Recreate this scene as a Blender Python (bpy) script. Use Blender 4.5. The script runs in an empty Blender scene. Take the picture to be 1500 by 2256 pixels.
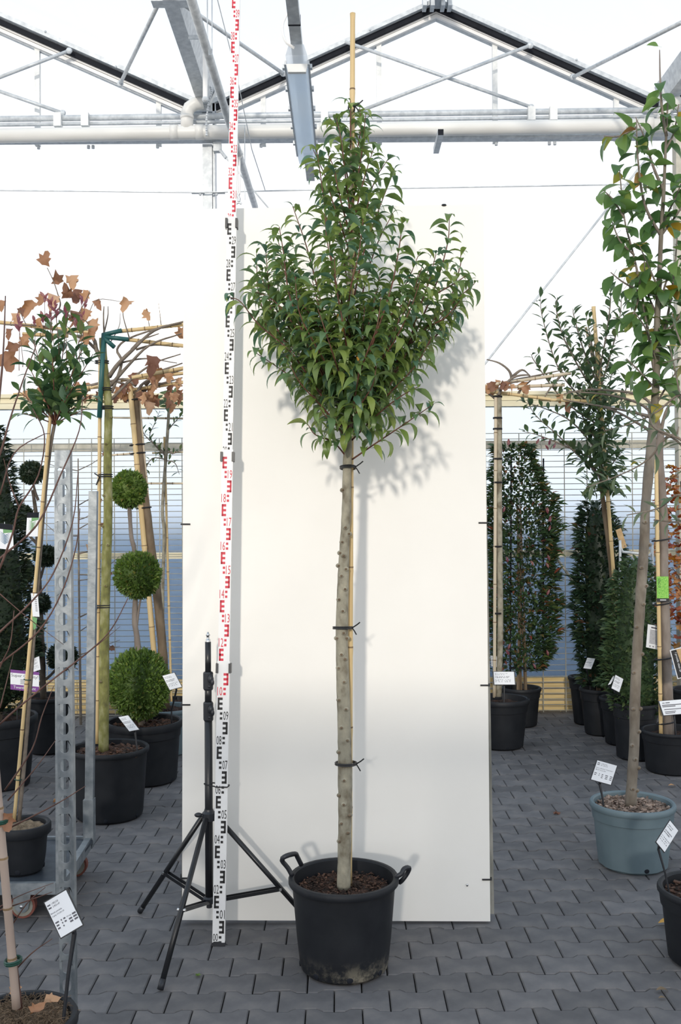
import bpy, math, random
import numpy as np
from mathutils import Vector, Matrix
random.seed(7); RNG = np.random.default_rng(7)
scn = bpy.context.scene
col = scn.collection
pi = math.pi
# ------------------------------------------------------------------ camera
W_PX, H_PX, F_PX = 1500.0, 2256.0, 2193.0
CAM_H = 1.73
PITCH = math.atan((1145 - 1128) / F_PX)
ROLL = math.radians(-0.35)
cam_d = bpy.data.cameras.new('camera'); cam = bpy.data.objects.new('camera', cam_d); col.objects.link(cam)
cam_d.sensor_fit = 'VERTICAL'; cam_d.sensor_height = 36.0; cam_d.lens = F_PX / H_PX * 36.0
cam_d.clip_start = 0.05; cam_d.clip_end = 300
CAM_R = Matrix.Rotation(pi / 2 + PITCH, 3, 'X') @ Matrix.Rotation(ROLL, 3, 'Z')
cam.matrix_world = Matrix.Translation((0, 0, CAM_H)) @ CAM_R.to_4x4()
scn.camera = cam
def ray(px, py):
    return CAM_R @ Vector(((px - 750) / F_PX, -(py - 1128) / F_PX, -1.0))
def P(px, py, Y):
    d = ray(px, py); return Vector((0, 0, CAM_H)) + d * (Y / d.y)
def PF(px, py, z=0.0):
    d = ray(px, py); return Vector((0, 0, CAM_H)) + d * ((z - CAM_H) / d.z)
# ------------------------------------------------------------------ sky and sun
world = bpy.data.worlds.new('sky'); scn.world = world; world.use_nodes = True
nt = world.node_tree; nt.nodes.clear()
out = nt.nodes.new('ShaderNodeOutputWorld'); bg = nt.nodes.new('ShaderNodeBackground')
tc = nt.nodes.new('ShaderNodeTexCoord'); sp = nt.nodes.new('ShaderNodeSeparateXYZ'); rp = nt.nodes.new('ShaderNodeValToRGB')
rp.color_ramp.elements[0].position = 0.28; rp.color_ramp.elements[0].color = (1.0, 1.0, 1.0, 1)
rp.color_ramp.elements[1].position = 0.70; rp.color_ramp.elements[1].color = (0.68, 0.81, 0.95, 1)
nt.links.new(tc.outputs['Generated'], sp.inputs[0]); nt.links.new(sp.outputs['Z'], rp.inputs[0])
nt.links.new(rp.outputs[0], bg.inputs['Color']); nt.links.new(bg.outputs[0], out.inputs['Surface'])
bg.inputs['Strength'].default_value = 1.05
sun_d = bpy.data.lights.new('sun_offscreen', 'SUN'); sun = bpy.data.objects.new('sun_offscreen', sun_d); col.objects.link(sun)
sun_d.energy = 1.5; sun_d.color = (1.0, 0.92, 0.80); sun_d.angle = math.radians(2.5)
sun.rotation_euler = Vector((0.155, 1.0, -0.225)).to_track_quat('-Z', 'Y').to_euler()
sun.location = (-1, -6, 6)
scn.view_settings.view_transform = 'Standard'; scn.view_settings.look = 'None'
scn.view_settings.exposure = 0.15; scn.view_settings.gamma = 1.0; scn.view_settings.use_curve_mapping = False
# ------------------------------------------------------------------ materials
MT = {}
def mat(name, c1, c2=None, scale=12.0, rough=0.6, metal=0.0, bump=0.0, rand=0.0, stretch=(1, 1, 1), spec=0.5, c3=None, detail=5.0):
    m = bpy.data.materials.new(name); m.use_nodes = True; n = m.node_tree; b = n.nodes['Principled BSDF']
    b.inputs['Roughness'].default_value = rough; b.inputs['Metallic'].default_value = metal
    b.inputs['Specular IOR Level'].default_value = spec
    MT[name] = m
    c2 = c2 or c1
    t = n.nodes.new('ShaderNodeTexCoord'); mp = n.nodes.new('ShaderNodeMapping'); mp.inputs['Scale'].default_value = stretch
    nz = n.nodes.new('ShaderNodeTexNoise'); nz.inputs['Scale'].default_value = scale; nz.inputs['Detail'].default_value = detail
    n.links.new(t.outputs['Object'], mp.inputs[0]); n.links.new(mp.outputs[0], nz.inputs['Vector'])
    r = n.nodes.new('ShaderNodeValToRGB'); e = r.color_ramp.elements
    e[0].position = 0.33; e[0].color = (*c1, 1); e[1].position = 0.67; e[1].color = (*c2, 1)
    if c3: k = e.new(0.5); k.color = (*c3, 1)
    n.links.new(nz.outputs['Fac'], r.inputs[0]); src = r.outputs[0]
    if rand:
        oi = n.nodes.new('ShaderNodeObjectInfo'); g = n.nodes.new('ShaderNodeNewGeometry')
        ad = n.nodes.new('ShaderNodeMath'); ad.operation = 'ADD'; fr = n.nodes.new('ShaderNodeMath'); fr.operation = 'FRACT'
        n.links.new(oi.outputs['Random'], ad.inputs[0]); n.links.new(g.outputs['Random Per Island'], ad.inputs[1]); n.links.new(ad.outputs[0], fr.inputs[0])
        mr = n.nodes.new('ShaderNodeMapRange'); mr.inputs['To Min'].default_value = 1 - rand; mr.inputs['To Max'].default_value = 1 + rand
        n.links.new(fr.outputs[0], mr.inputs['Value'])
        hs = n.nodes.new('ShaderNodeHueSaturation'); n.links.new(mr.outputs[0], hs.inputs['Value']); n.links.new(src, hs.inputs['Color']); src = hs.outputs[0]
    n.links.new(src, b.inputs['Base Color'])
    if bump:
        bp = n.nodes.new('ShaderNodeBump'); bp.inputs['Strength'].default_value = bump; bp.inputs['Distance'].default_value = 0.01
        n2 = n.nodes.new('ShaderNodeTexNoise'); n2.inputs['Scale'].default_value = scale * 3; n2.inputs['Detail'].default_value = 6
        n.links.new(mp.outputs[0], n2.inputs['Vector']); n.links.new(n2.outputs['Fac'], bp.inputs['Height']); n.links.new(bp.outputs[0], b.inputs['Normal'])
    return m
def leafmat(name, cols, rough=0.4, trans=0.3, back=1.25):
    """leaf colour picked per leaf from a ramp; paler underside; some light shines through"""
    m = bpy.data.materials.new(name); m.use_nodes = True; n = m.node_tree; b = n.nodes['Principled BSDF']; MT[name] = m
    b.inputs['Roughness'].default_value = rough
    oi = n.nodes.new('ShaderNodeObjectInfo'); g = n.nodes.new('ShaderNodeNewGeometry')
    ad = n.nodes.new('ShaderNodeMath'); ad.operation = 'ADD'; fr = n.nodes.new('ShaderNodeMath'); fr.operation = 'FRACT'
    n.links.new(oi.outputs['Random'], ad.inputs[0]); n.links.new(g.outputs['Random Per Island'], ad.inputs[1]); n.links.new(ad.outputs[0], fr.inputs[0])
    r = n.nodes.new('ShaderNodeValToRGB'); e = r.color_ramp.elements
    k = len(cols)
    e[0].position = 0; e[0].color = (*cols[0][1], 1); e[1].position = 1; e[1].color = (*cols[-1][1], 1)
    for pos, c in cols[1:-1]:
        q = e.new(pos); q.color = (*c, 1)
    n.links.new(fr.outputs[0], r.inputs[0])
    hs = n.nodes.new('ShaderNodeHueSaturation'); hs.inputs['Value'].default_value = back; hs.inputs['Saturation'].default_value = 0.85
    n.links.new(r.outputs[0], hs.inputs['Color'])
    mx = n.nodes.new('ShaderNodeMix'); mx.data_type = 'RGBA'
    n.links.new(g.outputs['Backfacing'], mx.inputs['Factor']); n.links.new(r.outputs[0], mx.inputs['A']); n.links.new(hs.outputs[0], mx.inputs['B'])
    n.links.new(mx.outputs['Result'], b.inputs['Base Color'])
    tr = n.nodes.new('ShaderNodeBsdfTranslucent'); hs2 = n.nodes.new('ShaderNodeHueSaturation'); hs2.inputs['Value'].default_value = 1.7; hs2.inputs['Saturation'].default_value = 1.1
    n.links.new(r.outputs[0], hs2.inputs['Color']); n.links.new(hs2.outputs[0], tr.inputs['Color'])
    ms = n.nodes.new('ShaderNodeMixShader'); ms.inputs[0].default_value = trans
    o = n.nodes['Material Output']
    n.links.new(b.outputs[0], ms.inputs[1]); n.links.new(tr.outputs[0], ms.inputs[2]); n.links.new(ms.outputs[0], o.inputs['Surface'])
    return m
def glassmat(name, tint, clear, translucent, gloss=0.04):
    m = bpy.data.materials.new(name); m.use_nodes = True; n = m.node_tree; MT[name] = m
    n.nodes.remove(n.nodes['Principled BSDF']); o = n.nodes['Material Output']
    t = n.nodes.new('ShaderNodeBsdfTransparent'); t.inputs['Color'].default_value = (*tint, 1)
    l = n.nodes.new('ShaderNodeBsdfTranslucent'); l.inputs['Color'].default_value = (*tint, 1)
    g = n.nodes.new('ShaderNodeBsdfGlossy'); g.inputs['Roughness'].default_value = 0.08
    a = n.nodes.new('ShaderNodeMixShader'); a.inputs[0].default_value = translucent
    b = n.nodes.new('ShaderNodeMixShader'); b.inputs[0].default_value = gloss
    n.links.new(t.outputs[0], a.inputs[1]); n.links.new(l.outputs[0], a.inputs[2]); n.links.new(a.outputs[0], b.inputs[1]); n.links.new(g.outputs[0], b.inputs[2])
    n.links.new(b.outputs[0], o.inputs['Surface']); return m
mat('paver', (.098, .096, .101), (.158, .149, .148), scale=9, rough=.82, bump=.25, rand=.16, c3=(.122, .119, .124))
mat('joint', (.02, .018, .016), (.045, .04, .034), scale=40, rough=.95)
mat('panel_white', (.83, .81, .77), (.86, .84, .80), scale=3, rough=.45)
mat('panel_back', (.16, .16, .14), (.32, .31, .28), scale=25, rough=.85, bump=.3, stretch=(1, 1, .25))
mat('galv', (.46, .49, .52), (.64, .67, .69), scale=22, rough=.45, metal=.15, bump=.05)
mat('galv_cart', (.17, .195, .215), (.30, .325, .345), scale=22, rough=.42, metal=.4, bump=.06)
mat('deck_steel', (.035, .045, .06), (.075, .09, .11), scale=14, rough=.5, metal=.3)

mat('galv_light', (.72, .73, .72), (.84, .84, .82), scale=30, rough=.5, metal=.0)
mat('alu_white', (.82, .81, .79), (.88, .87, .86), scale=10, rough=.5)
mat('pvc', (.68, .67, .64), (.78, .77, .74), scale=6, rough=.4, stretch=(.3, 1, 1))
mat('rubber', (.008, .010, .016), (.014, .016, .022), scale=10, rough=.7, spec=.2)
mat('cream', (.66, .60, .42), (.74, .68, .50), scale=7, rough=.6, stretch=(.4, 1, 2))
mat('beam_grey', (.42, .40, .33), (.55, .52, .44), scale=15, rough=.65)
mat('timber', (.46, .34, .15), (.62, .48, .24), scale=9, rough=.75, stretch=(.3, 1, 5), bump=.1, rand=.12)
mat('grey_post', (.28, .25, .22), (.40, .37, .33), scale=9, rough=.8, stretch=(1, 1, .2))
mat('black_plastic', (.012, .014, .019), (.022, .024, .03), scale=14, rough=.42, bump=.05)
mat('pot_black', (.009, .0105, .014), (.016, .018, .022), scale=9, rough=.55, bump=.05, spec=.3)
mat('pot_blue', (.115, .165, .19), (.15, .205, .23), scale=6, rough=.55, bump=.04)
mat('soil', (.008, .005, .004), (.07, .030, .018), scale=55, rough=.95, bump=.8, c3=(.03, .014, .009))
mat('bark_chip', (.02, .012, .009), (.12, .06, .038), scale=30, rough=.9, rand=.5)
mat('stone_chip', (.09, .06, .045), (.36, .27, .22), scale=30, rough=.85, rand=.55)
mat('sand', (.16, .115, .07), (.27, .20, .13), scale=60, rough=.95, bump=.5)
mat('coir', (.10, .065, .04), (.24, .17, .11), scale=40, rough=.95, bump=.6, stretch=(1, 4, 1))
mat('bark_grey', (.15, .125, .085), (.36, .33, .25), scale=24, rough=.85, bump=.35, c3=(.28, .26, .20), stretch=(1, 1, .7))
mat('bark_moss', (.12, .115, .045), (.31, .30, .15), scale=26, rough=.85, bump=.45, c3=(.20, .20, .06), stretch=(1, 1, .5))
mat('bark_pear', (.13, .105, .08), (.25, .22, .18), scale=18, rough=.85, bump=.35, stretch=(1, 1, .5))
mat('bark_plum', (.15, .12, .10), (.26, .22, .19), scale=14, rough=.85, bump=.3, stretch=(1, 1, .4))
mat('bark_dark', (.05, .04, .03), (.12, .095, .075), scale=20, rough=.9, bump=.3)
mat('bark_brown', (.11, .075, .045), (.20, .15, .10), scale=20, rough=.9, bump=.4, stretch=(1, 1, .3))
mat('twig_red', (.10, .035, .022), (.16, .065, .04), scale=20, rough=.6)
mat('twig_birch', (.07, .03, .022), (.13, .065, .05), scale=30, rough=.65)
mat('twig_grey', (.13, .105, .085), (.24, .20, .16), scale=20, rough=.85)
mat('bamboo', (.55, .39, .18), (.68, .52, .28), scale=7, rough=.5, stretch=(1, 1, .15))
mat('bamboo_pale', (.52, .43, .31), (.66, .57, .43), scale=8, rough=.6, stretch=(1, 1, .15))
mat('bamboo_pink', (.33, .25, .21), (.46, .37, .31), scale=8, rough=.65, stretch=(1, 1, .15))
mat('bamboo_node', (.16, .10, .05), (.28, .19, .1), scale=20, rough=.7)
mat('tie_black', (.012, .012, .014), (.02, .02, .022), scale=10, rough=.5)
mat('tube_green', (.015, .085, .085), (.02, .11, .105), scale=6, rough=.45)
mat('tie_green', (.01, .05, .035), (.015, .07, .05), scale=6, rough=.5)
mat('rod_white', (.74, .74, .75), (.80, .80, .80), scale=9, rough=.35)
mat('print_black', (.012, .012, .014), rough=.5)
mat('print_red', (.62, .018, .05), rough=.5)
mat('print_grey', (.10, .10, .12), rough=.6)
mat('card_white', (.78, .80, .84), rough=.4)
mat('purple', (.17, .035, .25), rough=.45)
mat('lime', (.12, .42, .04), (.33, .62, .12), scale=120, rough=.45, detail=2)
mat('leafprint_blue', (.12, .22, .33), rough=.5)
mat('leafprint_green', (.13, .33, .12), rough=.5)
mat('kraft', (.42, .27, .13), (.52, .36, .19), scale=30, rough=.7)
mat('stand_black', (.008, .009, .011), (.014, .015, .018), scale=10, rough=.3)
mat('steel', (.6, .6, .6), (.72, .72, .72), scale=9, rough=.2, metal=1.0)
mat('lamp_cover', (.66, .73, .80), (.72, .78, .84), scale=3, rough=.15)
mat('lamp_white', (.78, .78, .76), rough=.45)
mat('wire', (.36, .35, .30), (.46, .44, .38), scale=20, rough=.5, metal=.4)
mat('caster_red', (.16, .045, .03), (.22, .07, .05), scale=20, rough=.6)
mat('caster_grey', (.20, .20, .17), (.30, .30, .26), scale=20, rough=.6)
mat('dry_leaf', (.30, .15, .065), (.52, .30, .15), scale=28, rough=.8, rand=.35, bump=.3)
mat('bank_shade_blue', (.31, .37, .46), (.37, .43, .52), scale=2, rough=.95)  # colour of the added bank, bluish outdoor shade painted in
mat('outdoor_ground', (.13, .15, .17), (.18, .20, .22), scale=2, rough=.95)
glassmat('glass_sun_dimming', (.97, .98, 1.0), .5, .32, .03)  # panes of the added wall, pass only part of the sun
glassmat('lamp_clear', (.85, .90, .95), .4, .5, .05)
glassmat('lamp_milky', (.95, .96, .97), .4, .5, .05)
glassmat('glass_clear', (.985, .99, 1.0), 1, .03, .02)
m = bpy.data.materials.new('glass_frosted'); m.use_nodes = True; MT['glass_blue'] = m
n = m.node_tree; n.nodes.remove(n.nodes['Principled BSDF']); rf = n.nodes.new('ShaderNodeBsdfRefraction')
rf.inputs['Color'].default_value = (.90, .95, 1, 1); rf.inputs['Roughness'].default_value = .38; rf.inputs['IOR'].default_value = 1.4
n.links.new(rf.outputs[0], n.nodes['Material Output'].inputs['Surface'])
leafmat('leaf_laurel', [(0, (.105, .165, .045)), (.3, (.16, .235, .058)), (.6, (.068, .150, .100)), (.8, (.19, .265, .065)), (1, (.24, .30, .075))], rough=.36, trans=.3)
leafmat('leaf_pear', [(0, (.06, .13, .045)), (.5, (.10, .19, .06)), (.90, (.15, .25, .06)), (.955, (.30, .28, .05)), (.985, (.46, .26, .04)), (1, (.16, .07, .04))], rough=.38, trans=.35)
leafmat('leaf_photinia', [(0, (.04, .095, .045)), (.5, (.07, .14, .05)), (1, (.14, .22, .06))], rough=.3, trans=.25)
leafmat('leaf_red', [(0, (.22, .06, .07)), (.5, (.19, .06, .09)), (1, (.28, .11, .10))], rough=.4, trans=.35)
leafmat('leaf_dark', [(0, (.016, .038, .020)), (.8, (.032, .062, .03)), (.95, (.06, .08, .03)), (1, (.15, .05, .03))], rough=.4, trans=.18)
leafmat('leaf_hedge', [(0, (.034, .072, .032)), (.7, (.055, .105, .042)), (.9, (.12, .16, .045)), (1, (.26, .06, .04))], rough=.4, trans=.25)
leafmat('leaf_mid', [(0, (.045, .085, .040)), (.6, (.065, .115, .048)), (1, (.12, .16, .06))], rough=.45, trans=.3)
leafmat('leaf_greyish', [(0, (.10, .15, .08)), (.6, (.15, .19, .12)), (.88, (.22, .24, .13)), (1, (.42, .34, .07))], rough=.5, trans=.35)
leafmat('leaf_thuja', [(0, (.055, .105, .016)), (.5, (.10, .175, .026)), (.93, (.15, .23, .04)), (1, (.20, .17, .04))], rough=.6, trans=.25)
leafmat('leaf_thuja_dark', [(0, (.035, .075, .014)), (.6, (.055, .110, .020)), (1, (.085, .15, .028))], rough=.6, trans=.15)
leafmat('leaf_yew', [(0, (.010, .024, .012)), (.7, (.018, .036, .016)), (1, (.04, .05, .018))], rough=.55, trans=.1)
leafmat('leaf_maple', [(0, (.24, .045, .03)), (.4, (.36, .10, .03)), (.8, (.42, .20, .04)), (1, (.14, .10, .03))], rough=.5, trans=.35)
leafmat('leaf_dry', [(0, (.13, .05, .03)), (.35, (.26, .115, .05)), (.7, (.40, .20, .08)), (1, (.46, .27, .15))], rough=.75, trans=.2)
# ------------------------------------------------------------------ object helpers
ORG = {}
def setp(o, label=None, cat=None, group=None, kind=None):
    if label: o['label'] = label
    if cat: o['category'] = cat
    if group: o['group'] = group
    if kind: o['kind'] = kind
    return o
def thing(name, label, cat, loc, group=None):
    o = bpy.data.objects.new(name, None); col.objects.link(o); o.location = loc; o.empty_display_size = .1
    ORG[o.name] = Vector(loc); setp(o, label, cat, group); return o
def link(name, me, parent=None, loc=None):
    o = bpy.data.objects.new(name, me); col.objects.link(o)
    if parent: o.parent = parent; ORG[o.name] = ORG[parent.name].copy()
    else: ORG[o.name] = Vector((0, 0, 0))
    return o
class MB:
    """collects geometry in world coordinates, then becomes one mesh object"""
    def __init__(s): s.v = []; s.f = []
    def add(s, vs, fs):
        k = len(s.v); s.v += [tuple(p) for p in vs]; s.f += [tuple(i + k for i in f) for f in fs]; return s
    def box(s, c, size, R=None):
        c = Vector(c); hx, hy, hz = [q / 2 for q in size]
        vs = [Vector((x, y, z)) for x in (-hx, hx) for y in (-hy, hy) for z in (-hz, hz)]
        if R is not None: vs = [R @ q for q in vs]
        return s.add([c + q for q in vs], [(0, 1, 3, 2), (4, 6, 7, 5), (0, 4, 5, 1), (2, 3, 7, 6), (0, 2, 6, 4), (1, 5, 7, 3)])
    def bar(s, a, b, w, h, up=(0, 0, 1)):
        a, b = Vector(a), Vector(b); d = (b - a); L = d.length; d = d / L
        u = Vector(up); x = d.cross(u)
        if x.length < 1e-5: x = d.cross(Vector((1, 0, 0)))
        x.normalize(); z = x.cross(d)
        R = Matrix((x, d, z)).transposed()
        return s.box((a + b) / 2, (w, L, h), R)
    def tube(s, pts, r, n=8, cap=True):
        pts = [Vector(p) for p in pts]; m = len(pts)
        if not hasattr(r, '__len__'): r = [r] * m
        k = len(s.v); prev = None
        for i, p in enumerate(pts):
            t = (pts[min(i + 1, m - 1)] - pts[max(i - 1, 0)]).normalized()
            if prev is None:
                a = t.cross(Vector((0, 1, 0.03)));
                if a.length < .05: a = t.cross(Vector((1, 0, 0)))
            else: a = prev - t * prev.dot(t)
            a.normalize(); prev = a; b = t.cross(a)
            for j in range(n):
                q = 2 * pi * j / n; s.v.append(tuple(p + (a * math.cos(q) + b * math.sin(q)) * r[i]))
        for i in range(m - 1):
            for j in range(n):
                j2 = (j + 1) % n; s.f.append((k + i * n + j, k + i * n + j2, k + (i + 1) * n + j2, k + (i + 1) * n + j))
        if cap:
            s.f.append(tuple(k + j for j in range(n))[::-1]); s.f.append(tuple(k + (m - 1) * n + j for j in range(n)))
        return s
    def lathe(s, prof, c, n=40, cap0=False, cap1=False):
        c = Vector(c); k = len(s.v); m = len(prof)
        for r, z in prof:
            for j in range(n):
                q = 2 * pi * j / n; s.v.append((c.x + r * math.cos(q), c.y + r * math.sin(q), c.z + z))
        for i in range(m - 1):
            for j in range(n):
                j2 = (j + 1) % n; s.f.append((k + i * n + j, k + i * n + j2, k + (i + 1) * n + j2, k + (i + 1) * n + j))
        if cap0: s.f.append(tuple(k + j for j in range(n))[::-1])
        if cap1: s.f.append(tuple(k + (m - 1) * n + j for j in range(n)))
        return s
    def ell(s, c, r, n=10, m=6, R=None):
        c = Vector(c); vs = []; fs = []
        for i in range(m + 1):
            a = pi * i / m
            for j in range(n):
                b = 2 * pi * j / n; q = Vector((r[0] * math.sin(a) * math.cos(b), r[1] * math.sin(a) * math.sin(b), r[2] * math.cos(a)))
                vs.append(c + (R @ q if R else q))
        for i in range(m):
            for j in range(n):
                j2 = (j + 1) % n; fs.append((i * n + j, (i + 1) * n + j, (i + 1) * n + j2, i * n + j2))
        return s.add(vs, fs)
    def prism(s, outline, O, U, V, N, t):
        """flat outline (u,v) placed at O with axes U,V, extruded along N by t"""
        O, U, V, N = Vector(O), Vector(U), Vector(V), Vector(N); n = len(outline)
        a = [O + U * u + V * v for u, v in outline]; b = [p + N * t for p in a]
        return s.add(a + b, [tuple(range(n))[::-1], tuple(range(n, 2 * n))] + [(i, (i + 1) % n, n + (i + 1) % n, n + i) for i in range(n)])
    def build(s, name, m, parent=None, smooth=False, kind=None, label=None):
        me = bpy.data.meshes.new(name)
        off = ORG[parent.name] if parent else Vector((0, 0, 0))
        me.from_pydata([(x - off.x, y - off.y, z - off.z) for x, y, z in s.v], [], s.f)
        me.materials.append(MT[m])
        if smooth: me.shade_smooth()
        me.update()
        o = link(name, me, parent)
        return setp(o, label=label, kind=kind)
def spline(pts, k=5):
    """Catmull-Rom through points (any dimension)"""
    pts = [np.array(p, float) for p in pts]; out = []
    q = [2 * pts[0] - pts[1]] + pts + [2 * pts[-1] - pts[-2]]
    for i in range(1, len(q) - 2):
        for j in range(k):
            t = j / k
            out.append(.5 * ((2 * q[i]) + (-q[i - 1] + q[i + 1]) * t + (2 * q[i - 1] - 5 * q[i] + 4 * q[i + 1] - q[i + 2]) * t * t + (-q[i - 1] + 3 * q[i] - 3 * q[i + 1] + q[i + 2]) * t ** 3))
    out.append(pts[-1]); return out
def pxpath(pts, Y, k=5):
    """pixel path (x,y[,dY]) laid at distance Y -> smooth world path"""
    w = [P(p[0], p[1], Y + (p[2] if len(p) > 2 else 0)) for p in pts]
    return [Vector(q) for q in spline(w, k)]
def limb(path, r0, r1, n=7, jitter=.0, mb=None, rng=random):
    mb = mb or MB(); m = len(path)
    rr = [(r0 + (r1 - r0) * i / (m - 1)) * (1 + rng.uniform(-jitter, jitter)) for i in range(m)]
    return mb.tube(path, rr, n)
def bamboo(name, a, b, r, parent, m='bamboo', nodes=8, seed=1):
    """cane with swollen nodes; the dark node rings are a sub-part"""
    rg = random.Random(seed); a, b = Vector(a), Vector(b); pts = []; rr = []; nd = []
    for i in range(nodes):
        t0 = i / nodes; t1 = (i + 1) / nodes
        for t, k in ((t0 + .002, 1.0), (t0 + .3 / nodes, .96), (t1 - .012, .97), (t1 - .004, 1.1)):
            pts.append(a.lerp(b, t)); rr.append(r * k)
        if i < nodes - 1: nd.append(t1)
    o = MB().tube(pts, rr, 9).build(name, m, parent, smooth=True)
    g = MB()
    for t in nd:
        g.tube([a.lerp(b, t) - (b - a).normalized() * .003, a.lerp(b, t) + (b - a).normalized() * .003], r * 1.1, 9)
    g.build('cane_node', 'bamboo_node', o, kind='stuff'); return o
def ring(mb, c, axis, R, r=.003, n=14, h=1.0, ry=None):
    axis = Vector(axis).normalized(); a = axis.cross(Vector((0, 1, 0))); a.normalize(); b = axis.cross(a)
    pts = [Vector(c) + a * R * math.cos(2 * pi * i / n) + b * (ry or R) * math.sin(2 * pi * i / n) for i in range(n + 1)]
    return mb.tube(pts, r, 5, cap=False)
# ------------------------------------------------------------------ leaves
def leaf_proto(w=.34, bend=1.2, fold=.35, seg=6, sharp=1.0, pet=.0, peak=.42, cup=0.0):
    """unit-length leaf along +Y, normal +Z, arching towards -Z"""
    vs = []; fs = []; y = z = 0.0
    for i in range(seg + 1):
        t = i / seg; th = bend * (t ** 1.1) - .25
        if i: y += math.cos(th) / seg; z -= math.sin(th) / seg
        k = (t / peak) ** .7 if t < peak else max(0.0, (1 - ((t - peak) / (1 - peak)) ** 1.6)) ** sharp
        hw = max(w / 2 * min(1.0, k), .012)
        vs += [(-hw, y, z + hw * fold), (0, y, z), (hw, y, z + hw * fold)]
    for i in range(seg):
        a = i * 3; fs += [(a, a + 1, a + 4, a + 3), (a + 1, a + 2, a + 5, a + 4)]
    if pet:
        k = len(vs); vs += [(-.012, 0, 0), (.012, 0, 0), (.01, -pet, .02), (-.01, -pet, .02)]; fs.append((k, k + 1, k + 2, k + 3))
    return np.array(vs), fs
def small_proto(w=.5):
    return np.array([(0, 0, 0), (-w / 2, .45, .06), (w / 2, .45, .06), (0, 1, -.14), (0, .5, -.02)]), [(0, 4, 1), (0, 2, 4), (4, 3, 1), (4, 2, 3)]
def plane_proto(seed, curl=.5):
    """withered five-lobed leaf, rolled and crumpled"""
    rg = random.Random(seed); vs = [(0, .38, 0)]
    lobes = [(0, 0.0), (-.18, .08), (-.5, .12), (-.3, .32), (-.52, .55), (-.22, .55), (-.2, .8), (0, 1.0), (.2, .78), (.22, .55), (.5, .6), (.3, .33), (.48, .1), (.17, .07)]
    ring_ = [(x * rg.uniform(.75, 1.1), y * rg.uniform(.9, 1.1)) for x, y in lobes]; n = len(ring_)
    for k in (.45, .75, 1.0):
        vs += [(x * k, .38 + (y - .38) * k, 0) for x, y in ring_]
    fs = [(0, 1 + i, 1 + (i + 1) % n) for i in range(n)]
    for r in range(2):
        for i in range(n):
            a = 1 + r * n + i; b = 1 + r * n + (i + 1) % n; fs.append((a, a + n, b + n, b))
    out = []; ax = rg.uniform(-.9, .9); ca, sa = math.cos(ax), math.sin(ax); R = rg.uniform(.22, .42) / max(curl, .2); ph = rg.uniform(0, 6)
    for x, y, z in vs:
        u = x * ca + (y - .4) * sa; v = -x * sa + (y - .4) * ca        # roll about the v axis
        th = u / R; u2 = R * math.sin(th); z = R * (1 - math.cos(th)) + .05 * math.sin(9 * v + ph) + .06 * math.sin(11 * u + ph * 2) + rg.uniform(-.03, .03) - .3 * v * v
        out.append((u2 * ca - v * sa, u2 * sa + v * ca + .4, z))
    return np.array(out), fs
def frame(pos, d, up, s, roll=0.0):
    d = Vector(d).normalized(); up = Vector(up); x = d.cross(up)
    if x.length < 1e-4: x = d.cross(Vector((1, .3, 0)))
    x.normalize(); z = x.cross(d)
    if roll:
        x, z = x * math.cos(roll) + z * math.sin(roll), z * math.cos(roll) - x * math.sin(roll)
    M = Matrix.Identity(4)
    for i in range(3): M[i][0] = x[i] * s; M[i][1] = d[i] * s; M[i][2] = z[i] * s; M[i][3] = pos[i]
    return M
def mesh_of(name, proto, m):
    me = bpy.data.meshes.new(name); me.from_pydata([tuple(v) for v in proto[0]], [], proto[1]); me.materials.append(MT[m]); me.shade_smooth(); return me
def leaf_parts(name, mats, meshes, parent):
    T = Matrix.Translation(-ORG[parent.name])
    for i, M in enumerate(mats):
        o = bpy.data.objects.new(name, meshes[i % len(meshes)]); col.objects.link(o); o.parent = parent; o.matrix_local = T @ M
def leaf_mass(name, mats, protos, m, parent, kind='stuff'):
    """many leaves as one mesh part"""
    if not mats: return None
    V = []; F = []; k = 0
    off = np.array(ORG[parent.name])
    for i, M in enumerate(mats):
        pv, pf = protos[i % len(protos)]; A = np.array(M)
        V.append(pv @ A[:3, :3].T + A[:3, 3] - off); F += [tuple(q + k for q in f) for f in pf]; k += len(pv)
    me = bpy.data.meshes.new(name); me.from_pydata(np.concatenate(V).tolist(), [], F); me.materials.append(MT[m]); me.shade_smooth()
    return setp(link(name, me, parent), kind=kind)
def along(path, spacing, rng, start=0.0, s0=.06, s1=.05, outlift=.35, upw=(0, 0, 1), lean=.45, spread=2.4):
    """leaf frames in a spiral along a shoot"""
    res = []; acc = 0.0; phi = rng.uniform(0, 6.28)
    L = sum((path[i + 1] - path[i]).length for i in range(len(path) - 1)); done = 0.0; nxt = start
    for i in range(len(path) - 1):
        a, b = path[i], path[i + 1]; l = (b - a).length
        while nxt <= done + l and l > 1e-6:
            t = (nxt - done) / l; p = a.lerp(b, t); tg = (b - a).normalized(); f = nxt / max(L, 1e-6)
            phi += spread + rng.uniform(-.4, .4)
            e1 = tg.cross(Vector((0, 0, 1)));
            if e1.length < .1: e1 = Vector((1, 0, 0))
            e1.normalize(); e2 = tg.cross(e1)
            o = e1 * math.cos(phi) + e2 * math.sin(phi)
            d = o + tg * lean + Vector((0, 0, outlift * rng.uniform(.3, 1.3)))
            s = (s0 + (s1 - s0) * f) * rng.uniform(.8, 1.15)
            res.append(frame(p + o * .004, d, Vector(upw) + Vector((rng.uniform(-.3, .3), rng.uniform(-.3, .3), 0)), s, rng.uniform(-.35, .35)))
            nxt += spacing * rng.uniform(.8, 1.2)
        done += l
    return res
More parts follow.
